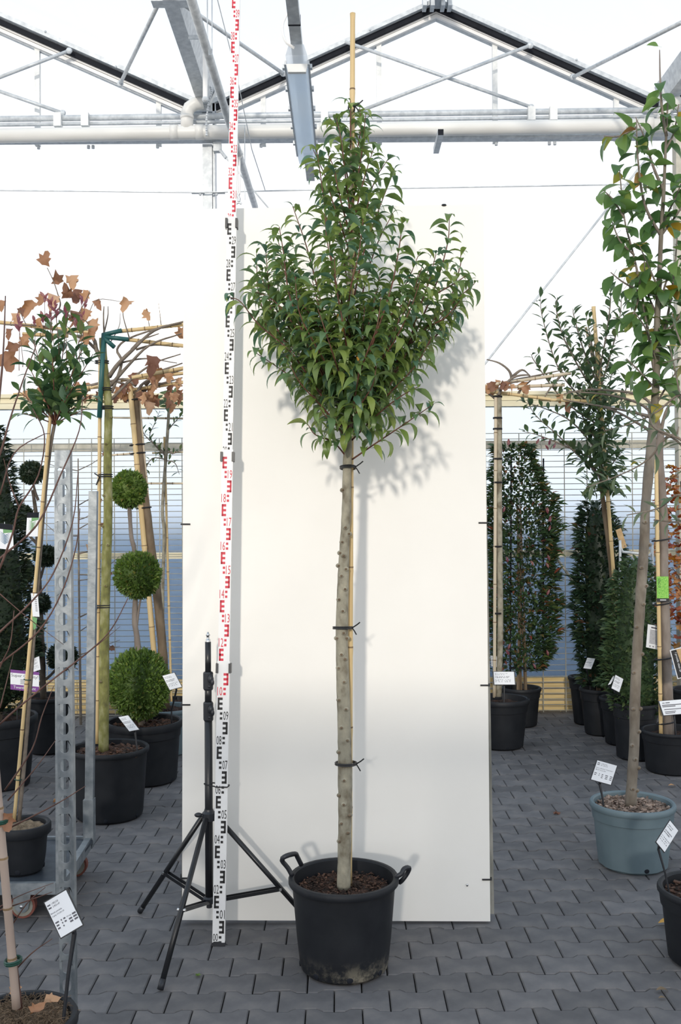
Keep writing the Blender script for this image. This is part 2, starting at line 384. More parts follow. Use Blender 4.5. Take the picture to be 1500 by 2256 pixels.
# ------------------------------------------------------------------ lettering
FONT_CACHE = {}
def text_mesh(txt):
    if txt in FONT_CACHE: return FONT_CACHE[txt]
    cu = bpy.data.curves.new('t', 'FONT'); cu.body = txt; cu.size = 1.0; cu.resolution_u = 2
    ob = bpy.data.objects.new('t', cu); col.objects.link(ob)
    dg = bpy.context.evaluated_depsgraph_get(); me = bpy.data.meshes.new_from_object(ob.evaluated_get(dg))
    v = [tuple(q.co) for q in me.vertices]; f = [tuple(q.vertices) for q in me.polygons]
    bpy.data.objects.remove(ob); bpy.data.curves.remove(cu); bpy.data.meshes.remove(me)
    FONT_CACHE[txt] = (v, f); return v, f
def put_text(mb, txt, O, U, V, w, h):
    """text fitted to a w x h box whose lower left corner is O, axes U (right) and V (up)"""
    v, f = text_mesh(txt)
    if not v: return
    x0 = min(q[0] for q in v); x1 = max(q[0] for q in v); y0 = min(q[1] for q in v); y1 = max(q[1] for q in v)
    sx = w / max(x1 - x0, 1e-6); sy = h / max(y1 - y0, 1e-6)
    mb.add([Vector(O) + U * ((q[0] - x0) * sx) + V * ((q[1] - y0) * sy) for q in v], f)
# ================================================================== the setting
YB = 8.95                                   # inner face of the far wall
# ---- paved floor: every stone is I-shaped (wide ends, narrow waist) and laid in running bond
floor_o = setp(MB().box((0, 2.2, -.07), (14, 14.2, .10)).build('floor', 'joint'), kind='structure')
PL, PW, PA, GAP = .2, .14, .0105, .0022
def paver_mesh():
    a = PL / 2 - GAP; h = PW / 2 - GAP
    top = [(-a, h + PA), (-.062, h + PA), (-.038, h - PA), (.038, h - PA), (.062, h + PA), (a, h + PA)]
    outl = top + [(x, -y) for x, y in top[::-1]]
    n = len(outl); k = .004
    vs = [(x, y, -.03) for x, y in outl] + [(x, y, -.004) for x, y in outl] + [(x * (1 - k / a), y - math.copysign(k, y), 0) for x, y in outl]
    fs = [(i, (i + 1) % n, n + (i + 1) % n, n + i) for i in range(n)] + [(n + i, n + (i + 1) % n, 2 * n + (i + 1) % n, 2 * n + i) for i in range(n)] + [tuple(range(2 * n, 3 * n))]
    return vs, fs
pv, pf = paver_mesh()
pme = bpy.data.meshes.new('paver'); pme.from_pydata(pv, [], pf); pme.materials.append(MT['paver'])
rows = []
for j in range(-9, 36):
    y = 4.015 + j * PW
    for i in range(-32, 32):
        x = .667 + i * PL + (.1 if j % 2 else 0) + .1
        rows.append((x, y))
def shown(x, y):
    px = 750 + x / y * F_PX; py = 1145 + CAM_H / y * F_PX
    return -60 < px < 1560 and py < 2300
vis = sorted([q for q in rows if shown(*q) and q[1] > 3.2], key=lambda q: q[1])
rest = [q for q in rows if q not in set(vis)]
near, far = vis[:300], vis[300:] + rest
rg = random.Random(3)
for x, y in near:
    o = bpy.data.objects.new('paver', pme); col.objects.link(o); o.parent = floor_o
    o.location = (x, y, rg.uniform(-.0015, .0012)); o.rotation_euler = (rg.uniform(-.004, .004), rg.uniform(-.004, .004), 0)
g = MB()
for x, y in far:
    dz = rg.uniform(-.0015, .0012); g.add([(a + x, b + y, c + dz) for a, b, c in pv], pf)
g.build('paving', 'paver', floor_o, kind='stuff')
# ---- far wall: timber foot boards, rails, posts, mullions, panes
wall = setp(MB().box(((P(0, 900, YB).x + P(1500, 900, YB).x) / 2, YB + .10, .02), (11, .14, .10)).build('wall_back', 'beam_grey'), kind='structure')
def zrail(y_top, y_bot, Y, dep, m, name='rail', x0=-3.0, x1=5.8):
    zt = P(750, y_top, Y).z; zb = P(750, y_bot, Y).z
    return MB().box(((x0 + x1) / 2 - 1.4, Y + dep / 2, (zt + zb) / 2), (x1 - x0 + 2.0, dep, zt - zb)).build(name, m, wall)
zrail(864, 872, YB + .02, .08, 'cream'); zrail(873, 884, YB + .05, .06, 'cream'); zrail(885, 897, YB - .01, .10, 'cream')
zrail(973, 991, YB, .07, 'beam_grey'); zrail(1215, 1229, YB + .02, .05, 'cream')
for i in range(6):
    yt = 1495 + i * 13
    zt = P(750, yt, YB).z; zb = P(750, yt + 12, YB).z
    for xa, xb in ((-5.4, -2.0), (-1.99, .3), (.31, 2.35), (2.36, 5.4)):
        MB().box(((xa + xb) / 2, YB + .02 + .008 * (i % 2), (zt + zb) / 2), (xb - xa - .004, .03, zt - zb - .004)).build('foot_board', 'timber', wall)
# gutter-height beam and roof bars on the gable
ZG = P(750, 318, YB).z
def gpost(px, w, y0, m, Y=YB - .06):
    a = P(px, y0, Y); MB().box((a.x, Y, a.z / 2), (w, .10, a.z)).build('post', m, wall)
gpost(458, .085, 322, 'galv'); gpost(1494, .075, 300, 'beam_grey', YB - .3)
MB().box((P(474, 400, YB).x, YB - .03, P(474, 400, YB).z - .1), (.02, .12, 1.9)).build('post_flange', 'galv', wall)
b1 = MB().box((0, YB - .04, P(750, 309, YB).z), (11, .05, .05)); b1.build('wall_beam', 'galv', wall)
MB().box((0, YB - .10, P(750, 317, YB).z), (11, .10, .018)).build('beam_flange', 'galv', wall)
for px in (85, 195, 205, 347, 575, 835, 1093, 1210, 1222):
    q = P(px, 322 - px * .008, YB - .1); MB().tube([q, q - Vector((0, 0, .028))], .014, 8).build('bolt', 'galv', wall)
for px, y0, y1 in ((83, 103, 262), (350, 213, 262), (580, 212, 262), (835, 88, 258), (1090, 86, 256), (1357, 194, 250)):
    a = P(px, y0, YB + .03); b = P(px, y1 + 60, YB + .03); x = (a.x + b.x) / 2
    MB().box((x, YB + .03, (a.z + b.z) / 2), (.045, .04, a.z - b.z)).build('mullion', 'galv_light', wall)
# clear panes above the cream rail, bluish panes below it
def pane(x0, x1, z0, z1, m, nm, Y=YB + .075):
    return setp(MB().box(((x0 + x1) / 2, Y, (z0 + z1) / 2), (x1 - x0 - .01, .004, z1 - z0)).build(nm, m), kind='structure')
zc = P(750, 885, YB).z; zf = P(750, 1495, YB).z; n_w = 0
for xa, xb in ((-5.4, -3.2), (-3.2, -1.2), (-1.2, .8), (.8, 2.8), (2.8, 5.4)):
    n_w += 1; pane(xa, xb, zc, ZG, 'glass_clear', 'window_%d' % n_w)
    n_w += 1; pane(xa, xb, zf - .02, zc, 'glass_blue', 'window_%d' % n_w)
# beyond the far wall: ground, and an added bank, blue shade in its colour
setp(MB().box((0, 19, -.10), (40, 19.2, .1)).build('trim_1', 'outdoor_ground'), kind='structure')
setp(MB().add([(-12, 10.6, -.1), (12, 10.6, -.1), (12, 11.0, 1.68), (-12, 11.0, 1.68), (12, 14, 1.75), (-12, 14, 1.75), (12, 14.2, -.1), (-12, 14.2, -.1)],
    [(0, 1, 2, 3), (3, 2, 4, 5), (5, 4, 6, 7)]).build('added_bank', 'bank_shade_blue'), kind='structure')
# ---- roof
roof = setp(MB().bar(P(962, 12, YB - .02), (P(962, 12, YB).x, -2.5, P(962, 12, YB).z), .08, .10).build('ceiling', 'galv'), kind='structure')
slopes = [((-60, 11 + .45 * 1022 - 230 - 225), (462, 245)), ((455, 240), (961, 11)), ((961, 11), (1452, 230)), ((1452, 230), (1955, 4))]
slopes[0] = ((-40, 25), (455, 243)); slopes.append(((-530, 245), (-40, 25)))
def band(a, b, o0, o1, Y, dep, m, name):
    A0 = P(a[0], a[1] + o0, Y); A1 = P(a[0], a[1] + o1, Y); B0 = P(b[0], b[1] + o0, Y); B1 = P(b[0], b[1] + o1, Y); D = Vector((0, dep, 0))
    return MB().add([A0, A1, B1, B0, A0 + D, A1 + D, B1 + D, B0 + D], [(0, 1, 2, 3), (7, 6, 5, 4), (0, 4, 5, 1), (1, 5, 6, 2), (2, 6, 7, 3), (3, 7, 4, 0)]).build(name, m, roof)
for a, b in slopes:
    band(a, b, -17, -7, YB - .10, .09, 'galv', 'rafter'); band(a, b, -7, 0, YB - .04, .05, 'galv', 'rafter_lip')
    band(a, b, -1, 10, YB - .055, .10, 'rubber', 'rubber_seal'); band(a, b, 10, 17.5, YB - .02, .06, 'alu_white', 'gable_bar')
    band(a, b, 17.5, 19, YB, .04, 'rubber', 'seal_line'); band(a, b, 19, 26.5, YB - .02, .06, 'alu_white', 'gable_bar'); band(a, b, 26, 31, YB + .01, .05, 'galv', 'gable_edge')
    A = P(a[0], a[1] - 20, YB); B = P(b[0], b[1] - 20, YB)
    for k in range(5):
        y0 = YB + .05 - k * 2.3; y1 = y0 - 2.29
        MB().add([(A.x, y0, A.z), (B.x, y0, B.z), (B.x, y1, B.z), (A.x, y1, A.z)], [(0, 1, 2, 3)]).build('pane', 'glass_clear', roof)
for px, py in ((100, 70), (255, 147), (815, 66), (1112, 66), (1270, 132)):
    q = P(px, py, YB - .1); MB().ell(q, (.012, .012, .012), 8, 4).build('bolt', 'galv', roof)
# ridge fittings
for px in (935, 952, 975, 990):
    q = P(px, 3, YB - .15); MB().box(q, (.035, .12, .13)).build('ridge_bracket', 'galv', roof)
# valley gutters run towards the viewer
for px, py in ((453, 238), (1470, 226)):
    q = P(px, py, YB); pr = [(-.10, .16), (-.085, .16), (-.045, .01), (.045, .01), (.085, .16), (.10, .16), (.055, -.012), (-.055, -.012)]
    MB().prism(pr, (q.x, YB + .05, q.z), (1, 0, 0), (0, 0, 1), (0, -1, 0), 7.2).build('valley_gutter', 'galv', roof)
    MB().box((q.x, YB - .05, q.z - .03), (.20, .08, .07)).build('gutter_shoe', 'galv', roof)
    MB().bar((q.x - .05, YB - .1, q.z - .02), (q.x - .11, YB - .1, q.z + .15), .012, .05, (0, 1, 0)).build('gutter_bracket', 'galv_light', roof)
    MB().bar((q.x + .05, YB - .1, q.z - .02), (q.x + .13, YB - .1, q.z + .15), .012, .05, (0, 1, 0)).build('gutter_bracket', 'galv_light', roof)
# tie rods of the roof
def rod(pts, r, m='galv', nm='tie_rod', n=8):
    return MB().tube(pts, r, n).build(nm, m, roof, smooth=True)
for a, b in (((352, 2, 7.1), (265, 184, YB - .1)), ((396, 4, 7.1), (624, 162, YB - .1)), ((1500, 50, 7.0), (1262, 170, YB - .1)),
             ((760, 92, YB - .15), (1170, 236, YB - .08)), ((800, 242, YB - .18), (1168, 100, YB - .15)), ((-10, 174, YB - .15), (152, 112, YB - .12)), ((-10, 198, YB - .12), (138, 249, YB - .1))):
    rod([P(*a), P(*b)], .016, 'galv' if a[2] > 8 else 'galv')
    q = P(*b); MB().ell(q, (.03, .02, .03), 8, 5).build('rod_end', 'galv', roof)
q = P(375, 2, 7.1); MB().box(q, (.26, .10, .05)).build('gutter_saddle', 'galv', roof)
# ---- pipes and cables: things fixed to the wall
t = thing('drain_pipe', 'thick pale plastic drain pipe running across under the gable', 'pipe', P(750, 290, YB - .22))
MB().tube([P(-500, 308, YB - .22), P(420, 292, YB - .22), P(960, 284, YB - .22), P(1950, 269, YB - .22)], .060, 16).build('pipe', 'pvc', t, smooth=True)
for px in (384, 440, 712, 1428):
    q = P(px, 291 - (px - 440) * .016, YB - .22); MB().tube([q - Vector((.035, 0, 0)), q + Vector((.035, 0, 0))], .066, 16).build('collar', 'pvc', t, smooth=True)
for px, sx in ((412, 1), (1462, 1)):
    base = P(px, 285, YB - .22); MB().tube([base, base + Vector((0, 0, .09)), base + Vector((0, 0, .14)), base + Vector((.02 * sx, .0, .19)), base + Vector((.07 * sx, 0, .225)), base + Vector((.14 * sx, 0, .235))], .055, 14).build('elbow', 'pvc', t, smooth=True)
    MB().tube([base + Vector((0, 0, .09)), base + Vector((0, 0, .12))], .060, 14).build('collar', 'pvc', t, smooth=True)
for i, (ya, yb, r, lb) in enumerate(((262, 243, .026, 'upper of two slim steel heating pipes above the drain pipe'), (274.5, 256.5, .016, 'lower of two slim steel heating pipes above the drain pipe'))):
    t = thing('heating_pipe', lb, 'pipe', P(750, (ya + yb) / 2, YB - .12))
    MB().tube([P(-500, ya + 7, YB - .12), P(1950, yb - 7, YB - .12)], r, 12).build('pipe', 'galv', t, smooth=True)
    if i == 0:
        for px in (128, 188, 715, 1170, 1218):
            q = P(px, ya + (yb - ya) * px / 1500 + 5, YB - .14); MB().box(q, (.065, .07, .12)).build('pipe_clamp', 'galv_light', t)
def cable(nm, pts, r, lb, m='galv', cat='cable'):
    o = MB().tube([P(*p) for p in pts], r, 6).build(nm, m); return setp(o, lb, cat)
cable('steel_wire', [(-20, 419, YB - .15), (440, 424, YB - .15), (700, 418, YB - .15), (1520, 404, YB - .15)], .006, 'thin steel wire stretched level across the glazing')
cable('brace_cable', [(1060, 812, YB - .2), (1430, 342, YB - .2)], .009, 'taut diagonal brace cable rising from the white panel')
cable('brace_cable', [(496.5, 346, YB - .2), (598, 466, YB - .14)], .006, 'short taut cable slanting down from the steel post')
t = setp(MB().tube([P(418, -12, 5.5), P(562, 456, 9.0)], .028, 10).build('curtain_tube', 'galv', smooth=True), 'grey steel tube running overhead beside the measuring rod', 'tube')
t = thing('turnbuckle', 'small steel turnbuckle bracket on the post below the beam', 'bracket', P(480, 325, YB - .12))
MB().box(P(479, 325, YB - .12), (.07, .06, .08)).build('plate', 'galv', t); MB().tube([P(484, 330, YB - .18), P(498, 348, YB - .2)], .014, 8).build('barrel', 'galv', t)
for px, s_ in ((436, 1), (482, -1)):
    t = thing('wire_clamp', 'flat steel wire clamp on the post side away from the measuring rod' if s_ > 0 else 'flat steel wire clamp between the steel post and the measuring rod', 'clamp', P(px, 425, YB - .13), 'wire clamps on the steel post')
    MB().box(P(px, 425, YB - .13), (.11, .02, .014)).build('strap', 'galv', t); MB().ell(P(px + 5 * s_, 428, YB - .135), (.014, .012, .014), 8, 5).build('bolt', 'galv', t)
# hanging cord with hook, control cords, chain
t = thing('hanging_hook', 'small steel hook hanging on a double cord beside the rod', 'hook', P(526, 440, 8.0))
ta, tb = P(418, -12, 5.5), P(562, 456, 9.0); hk = min((ta.lerp(tb, k / 400) for k in range(401)), key=lambda q: abs(q.x / q.y - P(526, 400, 8.2).x / 8.2)); YK = hk.y
for dx in (-2, 2): MB().tube([hk + Vector((dx * .004, 0, 0)), P(526 + dx, 428, YK)], .006, 5).build('cord', 'alu_white', t)
ring(MB(), hk, (tb - ta), .034, .005, 14).build('loop', 'alu_white', t)
MB().tube([P(526, 426, YK), P(524, 432, YK), P(527, 438, YK), P(526, 444, YK)], .012, 6).build('snap', 'galv', t)
MB().tube([P(520, 449, YK), P(526, 446, YK), P(532, 449, YK)], .008, 6).build('hook', 'galv', t)
for pts in ([(456, -150, 6.1), (457, 95, 6.1), (461, 122, 6.06), (467, 118, 6.1), (467, -150, 6.1)], [(466, -52, 6.85), (520, 160, 7.4), (555, 330, 8.1), (584, 419, 8.8)], [(539, 276, 8.68), (539, 290, 8.664), (539.5, 440, 8.66)]):
    cable('control_cord', pts, .0035, ['thin looped cord hanging over the grey tube', 'thin cord slanting down to the level wire', 'thin cord hanging straight down from the drain pipe'][[456, 466, 539].index(pts[0][0])], cat='cord')
t = thing('chain', 'thin steel chain hanging in front of the drain pipe', 'chain', P(456, 300, YB - .32))
cp = pxpath([(463, 190), (466, 205), (460, 225), (455, 262), (455, 300)], YB - .32, 7)
for i in range(0, len(cp) - 1):
    d = (cp[i + 1] - cp[i]); MB().tube([cp[i], cp[i] + d * .8], .011 if i % 2 else .007, 5).build('chain_link', 'galv', t)
t = thing('blind_cord_tube', 'white plastic tube hanging beside the gutter end', 'tube', P(452, 210, 7.6))
MB().tube([P(452, 80, 7.6), P(452, 216, 7.6)], .019, 8).build('tube', 'alu_white', t); MB().bar(P(452, 82, 7.6), P(452, 82, 7.6) - Vector((.13, 0, 0)), .012, .03).build('bracket', 'galv', t); MB().ell(P(452, 219, 7.6), (.026, .026, .026), 8, 6).build('fitting', 'galv', t)
# ---- lamp and its rail
ZL = 4.19
def onz(px, py, z): return PF(px, py, z)
t = thing('batten_lamp', 'long grey batten lamp with clear cover under a steel rail', 'lamp', onz(658, 230, ZL))
n0 = onz(654, 142, ZL); f0 = onz(676, 345, ZL); ax = (f0 - n0); ax.z = 0; Ln = ax.length; ax.normalize(); sx = Vector((ax.y, -ax.x, 0)); w = .070
def lampprism(outl, m, nm, a=0.0, b=None): return MB().prism(outl, n0 + ax * a, sx, (0, 0, 1), ax, (b or Ln) - a).build(nm, m, t)
lampprism([(-w, 0), (-w + .012, 0), (-w + .014, .022), (-w + .004, .022)], 'galv', 'rim'); lampprism([(w - .012, 0), (w, 0), (w - .004, .022), (w - .014, .022)], 'galv', 'rim')
lampprism([(-w + .008, 0), (-w + .020, -.05), (w - .020, -.05), (w - .008, 0)], 'lamp_clear', 'cover', .01)
lampprism([(-w + .012, -.002), (-w + .022, -.046), (w - .022, -.046), (w - .012, -.002)], 'lamp_white', 'end_cap', -.012, .012)
lampprism([(-w + .012, .022), (w - .012, .022), (w - .03, .08), (-w + .03, .08)], 'lamp_milky', 'housing', -.06)
for s in (-1, 1):
    for k in range(5):
        MB().box(n0 + ax * (.05 + k * Ln / 5) + sx * s * (w + .004) + Vector((0, 0, .008)), (.014, .03, .022)).build('clip', 'galv', t)
MB().tube([Vector(q) for q in spline([n0 + Vector((-.03, -.02, .30)), n0 + Vector((-.075, -.03, .20)), n0 + Vector((-.06, -.06, .10)), n0 + Vector((-.01, -.06, .06))], 5)], .008, 6).build('cable', 'alu_white', t)
t = thing('lamp_rail', 'dark grey steel rail above the batten lamp', 'rail', onz(665, 300, ZL + .12))
MB().prism([(-.03, 0), (.03, 0), (.03, .05), (-.03, .05)], n0 + ax * 2.1 + Vector((0, 0, .085)), sx, (0, 0, 1), -ax, 4.6).build('rail', 'galv', t)
for k in (-.25, -.55): MB().prism([(-.032, -.002), (.032, -.002), (.032, .052), (-.032, .052)], n0 + ax * k + Vector((0, 0, .085)), sx, (0, 0, 1), -ax, .012).build('joint_strip', 'rubber', t)
t = thing('rail_stub', 'short open-ended steel box tube below the drain pipe', 'rail', P(966, 310, 8.6))
a = P(971, 291, 8.5); b = Vector((a.x, 8.93, a.z))
d = (b - a); w2 = .024; o = .026
MB().add([a + Vector((x * w2, 0, z * o)) for x, z in ((-1, -1), (1, -1), (1, 1), (-1, 1))] + [b + Vector((x * w2, 0, z * o)) for x, z in ((-1, -1), (1, -1), (1, 1), (-1, 1))],
    [(0, 1, 5, 4), (1, 2, 6, 5), (2, 3, 7, 6), (3, 0, 4, 7)]).build('tube', 'galv', t)
MB().box(a + Vector((0, .01, 0)), (.038, .004, .042)).build('mouth_shade', 'rubber', t)  # dark plate painted in for the shade inside the tube
# ---- welded wire mesh panels before the far wall
def mesh_panel(x0, x1, ytop, label):
    Y = YB - .14; zt = P(750, ytop, Y).z
    t = thing('wire_mesh_panel', label, 'mesh panel', ((x0 + x1) / 2, Y, 0), 'wire mesh panels before the far wall')
    n = int(zt / .05)
    me = bpy.data.meshes.new('wire'); g = MB().tube([(x0, Y, 0), (x1, Y, 0)], .0035, 5)
    off = ORG[t.name]; me.from_pydata([(a - off.x, b - off.y, c) for a, b, c in g.v], [], g.f); me.materials.append(MT['wire'])
    for i in range(n + 1):
        o = bpy.data.objects.new('wire', me); col.objects.link(o); o.parent = t; o.location = (0, 0, zt - i * .05)
    me2 = bpy.data.meshes.new('wire'); g = MB().tube([(0, -.006, .02), (0, -.006, zt)], .0045, 5); me2.from_pydata(g.v, [], g.f); me2.materials.append(MT['wire'])
    x = x0
    while x <= x1 + .001:
        o = bpy.data.objects.new('wire', me2); col.objects.link(o); o.parent = t; o.location = (x - off.x, 0, 0); x += .2
xl = P(203, 1200, YB - .14).x; xr = P(1244, 1200, YB - .14).x
mesh_panel(xl - 2.4, xl + 1.2, 963, 'welded wire mesh panel behind the clipped ball trees')
mesh_panel(xr - .8, xr + 2.8, 957, 'welded wire mesh panel behind the dark evergreen shrubs')

# ---- unseen wall added behind the viewer: hazy panes dim sun low on the panel
wf = setp(MB().box((0, -4.5, .10), (9.5, .12, .20)).build('added_wall_front', 'beam_grey'), kind='structure')
MB().box((0, -4.5, 2.80), (9.5, .10, .12)).build('rail', 'cream', wf)
for xa in (-4.8, -2.8, -.8, 1.2, 3.2):
    MB().box((xa, -4.5, 1.4), (.06, .08, 2.8)).build('mullion', 'galv_light', wf)
    n_w += 1; pane(xa, xa + 2, .2, 2.75, 'glass_sun_dimming', 'window_%d' % n_w, Y=-4.5)
# ================================================================== white backdrop panel
YP0, YP1 = 4.262, 4.367
bl, br = P(401, 2027, YP0), P(1080, 2030, YP0); tl, tr = P(404, 461, YP1), P(1065, 450, YP1)
t = thing('backdrop_panel', 'tall white board with black zip ties behind the potted tree', 'panel', ((bl.x + br.x) / 2, YP0, 0))
nb = (tl - bl).cross(br - bl).normalized()
if nb.y < 0: nb = -nb
th = nb * .016
MB().add([bl, br, tr, tl, bl + th, br + th, tr + th, tl + th], [(0, 1, 2, 3), (7, 6, 5, 4), (0, 4, 5, 1), (1, 5, 6, 2), (2, 6, 7, 3), (3, 7, 4, 0)]).build('board', 'panel_white', t)
o2 = nb * .02; ex = Vector((.020, 0, 0)); dn = Vector((0, 0, -.015))
b2 = [bl - ex * .3 + o2, br + ex + o2, tr + ex * .2 - Vector((0, 0, .9)) + o2, tl - Vector((0, 0, .9)) + o2]
b2 = [Vector((q.x, q.y, q.z if i > 1 else 0.035)) for i, q in enumerate(b2)]
MB().add(b2 + [q + nb * .03 for q in b2], [(0, 1, 2, 3), (7, 6, 5, 4), (0, 4, 5, 1), (1, 5, 6, 2), (2, 6, 7, 3), (3, 7, 4, 0)]).build('backing_frame', 'panel_back', t)
for x in (.42, -.42): MB().bar((t.location.x + x, YP0 + .1, .003), (t.location.x + x, YP0 + .65, .003), .05, .03).build('foot', 'panel_back', t); MB().bar((t.location.x + x, YP0 + .62, .01), (t.location.x + x, YP1 + .05, 2.0), .04, .03, (1, 0, 0)).build('prop', 'panel_back', t)
for px, py, s in ((402, 1155, 1), (402, 1553, 1), (401, 1935, 1), (1071, 1152, -1), (1075, 1510, -1), (1079, 1938, -1)):
    Yh = YP0 + (YP1 - YP0) * (2028 - py) / 1570; a = P(px + 17 * s, py, Yh - .002); b = P(px - 3 * s, py, Yh - .002)
    MB().tube([a, b, b + Vector((-.006 * s, .05, 0))], .0038, 6).build('zip_tie', 'tie_black', t)
a = P(1029, 1950, YP0 + .001); MB().lathe([(.001, .004), (.006, .003), (.007, 0)], (0, 0, 0), 8).build('x', 'steel', t) if False else MB().ell(a, (.006, .004, .006), 8, 5).build('screw', 'steel', t)
MB().ell(P(978, 452, YP1), (.012, .008, .006), 8, 4).build('clip', 'tie_black', t)
# ================================================================== measuring rod
RB = PF(482, 2079, 0.0); RB.y = 4.07; RB = Vector((P(482, 2079, 4.07).x, 4.07, 0))
RT = P(519.5, 0, 4.07 + .0567 * 3.97)
RA = (RT - RB).normalized(); RU = (Vector((1, 0, 0)) - RA * RA.x).normalized(); RN = RA.cross(RU)
if RN.y > 0: RN = -RN
t = thing('measuring_rod', 'tall white telescopic measuring rod with black and red marks', 'measuring rod', RB)
secs = [(0, 1.12, .051, .026), (1.12, 2.0, .047, .022), (2.0, 3.0, .042, .018), (3.0, 4.35, .037, .014)]
def rp_(u, a, n=0.0): return RB + RU * u + RA * a + RN * n
for a0, a1, w, dpt in secs:
    MB().prism([(-w / 2, a0 + (.012 if a0 == 0 else 0)), (w / 2, a0 + (.012 if a0 == 0 else 0)), (w / 2, a1 + .03), (-w / 2, a1 + .03)], RB - RN * (dpt / 2), RU, RA, RN, dpt).build('section', 'rod_white', t)
    if a0:
        for s in (-1, 1): MB().prism([(s * (w / 2 + .003) - .005, a0 - .02), (s * (w / 2 + .003) + .005, a0 - .02), (s * (w / 2 + .003) + .005, a0 + .02), (s * (w / 2 + .003) - .005, a0 + .02)], RB - RN * .016, RU, RA, RN, .036).build('clip', 'black_plastic', t)
MB().prism([(-.0265, 0), (.0265, 0), (.0265, .014), (.012, .014), (.012, .018), (-.012, .018), (-.012, .014), (-.0265, .014)], RB - RN * .0145, RU, RA, RN, .029).build('foot_cap', 'black_plastic', t)
def secof(a):
    for s in secs:
        if a < s[1] - 1e-6: return s
    return secs[-1]
for k in range(0, 43):
    z0 = k * .1; a0, a1, w, dpt = secof(z0 + .05); nf = dpt / 2 + .0006
    red = (k // 10) % 2 == 1; m = 'print_red' if red else 'print_black'; odd = k % 2 == 1
    h = w * .36; g = MB()
    def rect(u0, u1, v0, v1):
        if v0 < .018 and k == 0: v0 = .018
        g.add([rp_(u0, z0 + v0, nf), rp_(u1, z0 + v0, nf), rp_(u1, z0 + v1, nf), rp_(u0, z0 + v1, nf)], [(0, 1, 2, 3)])
    s = -1 if odd else 1; sp = w * .42 * s; inn = w * .02 * s + (.0 if odd else 0)
    def r2(ua, ub, v0, v1): rect(min(ua, ub), max(ua, ub), v0, v1)
    r2(sp, sp - s * h * .42, .05, .10)
    for v in (.05, .07, .09): r2(sp, inn, v, v + .01)
    for v in (.01, .03): r2(sp - s * h * .55, inn, v, v + .01)
    r2(-s * w * .42, -s * w * .02, -.0006, .0006)
    g.build('mark', m, t)
    g = MB(); wd = w * .40; u0 = (w * .06 if odd else -w * .46)
    put_text(g, '%02d' % k, rp_(u0, z0 + (.008 if k else .02), nf), RU, RA, wd, .036 if k else .03); g.build('numeral', m, t)
# ================================================================== light stand
YS = 4.13
c0 = P(461, 1985, YS); cx = c0.x
t = thing('light_stand', 'black tripod light stand tied to the measuring rod', 'tripod stand', (cx, YS, 0))
zs = lambda py: P(461, py, YS).z
MB().tube([(cx, YS, zs(1990)), (cx, YS, zs(1560))], .0165, 14).build('lower_tube', 'stand_black', t, smooth=True)
MB().tube([(cx, YS, zs(1560)), (cx, YS, zs(1500))], .0145, 14).build('middle_tube', 'stand_black', t, smooth=True)
MB().tube([(cx, YS, zs(1500)), (cx, YS, zs(1414))], .0125, 14).build('upper_tube', 'stand_black', t, smooth=True)
MB().lathe([(.010, 0), (.010, .010), (.006, .012), (.006, .024), (.009, .026), (.009, .030), (.005, .034), (.004, .040), (.001, .041)], (cx, YS, zs(1414)), 12).build('spigot', 'steel', t, smooth=True)
for y0, y1 in ((1588, 1546), (1520, 1480)):
    cl = MB().tube([(cx, YS, zs(y0)), (cx, YS, zs(y0) + .006), (cx, YS, zs(y1) - .006), (cx, YS, zs(y1))], [.018, .021, .021, .018], 12).build('clamp', 'black_plastic', t)
    zm = (zs(y0) * .35 + zs(y1) * .65)
    MB().ell((cx + .014, YS - .026, zm), (.013, .011, .018), 10, 6).ell((cx + .022, YS - .034, zm - .012), (.008, .006, .014), 8, 5).build('knob', 'black_plastic', cl, smooth=True)
    MB().ell((cx + .008, YS - .022, zs(y0) + .018), (.007, .006, .007), 8, 5).build('bolt', 'black_plastic', cl, smooth=True)
zc_ = zs(1797)
hb = MB().lathe([(.018, -.022), (.028, -.018), (.028, .012), (.02, .02), (.018, .028)], (cx, YS, zc_), 14, True, True).build('leg_hub', 'black_plastic', t)
MB().ell((cx - .042, YS - .01, zc_ + .006), (.017, .012, .010), 10, 6).tube([(cx - .03, YS - .01, zc_ + .004), (cx - .015, YS, zc_)], .006, 6).build('wing_knob', 'black_plastic', hb, smooth=True)
zb_ = zs(1983)
MB().lathe([(.018, -.014), (.026, -.008), (.026, .010), (.018, .016)], (cx, YS, zb_), 14, True, True).build('brace_hub', 'black_plastic', t)
MB().tube([(cx, YS, zb_ - .014), (cx, YS, zb_ - .03)], .012, 10).build('end_plug', 'black_plastic', t)
f1 = PF(308, 2008, .008); f2 = PF(353, 2180, .008); f3 = Vector((cx + .47, YS + .0, .008))
for i, f in enumerate((f1, f2, f3)):
    d = Vector((f.x - cx, f.y - YS, 0)).normalized(); top = Vector((cx, YS, zc_ - .005)) + d * .034
    lg = MB().tube([top, f + (top - f).normalized() * .02], .0108, 10).build('leg', 'stand_black', t, smooth=True)
    MB().tube([f + (top - f).normalized() * .035, f], .0122, 10).build('rubber_foot', 'black_plastic', lg, smooth=True)
    mid = top.lerp(f, (.58, .56, .60)[i]); sd = Vector((d.y, -d.x, 0))
    for s in (-1, 1):
        MB().bar(Vector((cx, YS, zb_)) + d * .022 + sd * s * .012, mid + sd * s * .012, .003, .014, (0, 0, 1)).build('brace', 'stand_black', t)
    MB().tube([mid + sd * .017, mid - sd * .017], .006, 8).build('rivet', 'steel', t)
g = MB(); zt = zs(1727); q = Vector((cx, YS, zt))
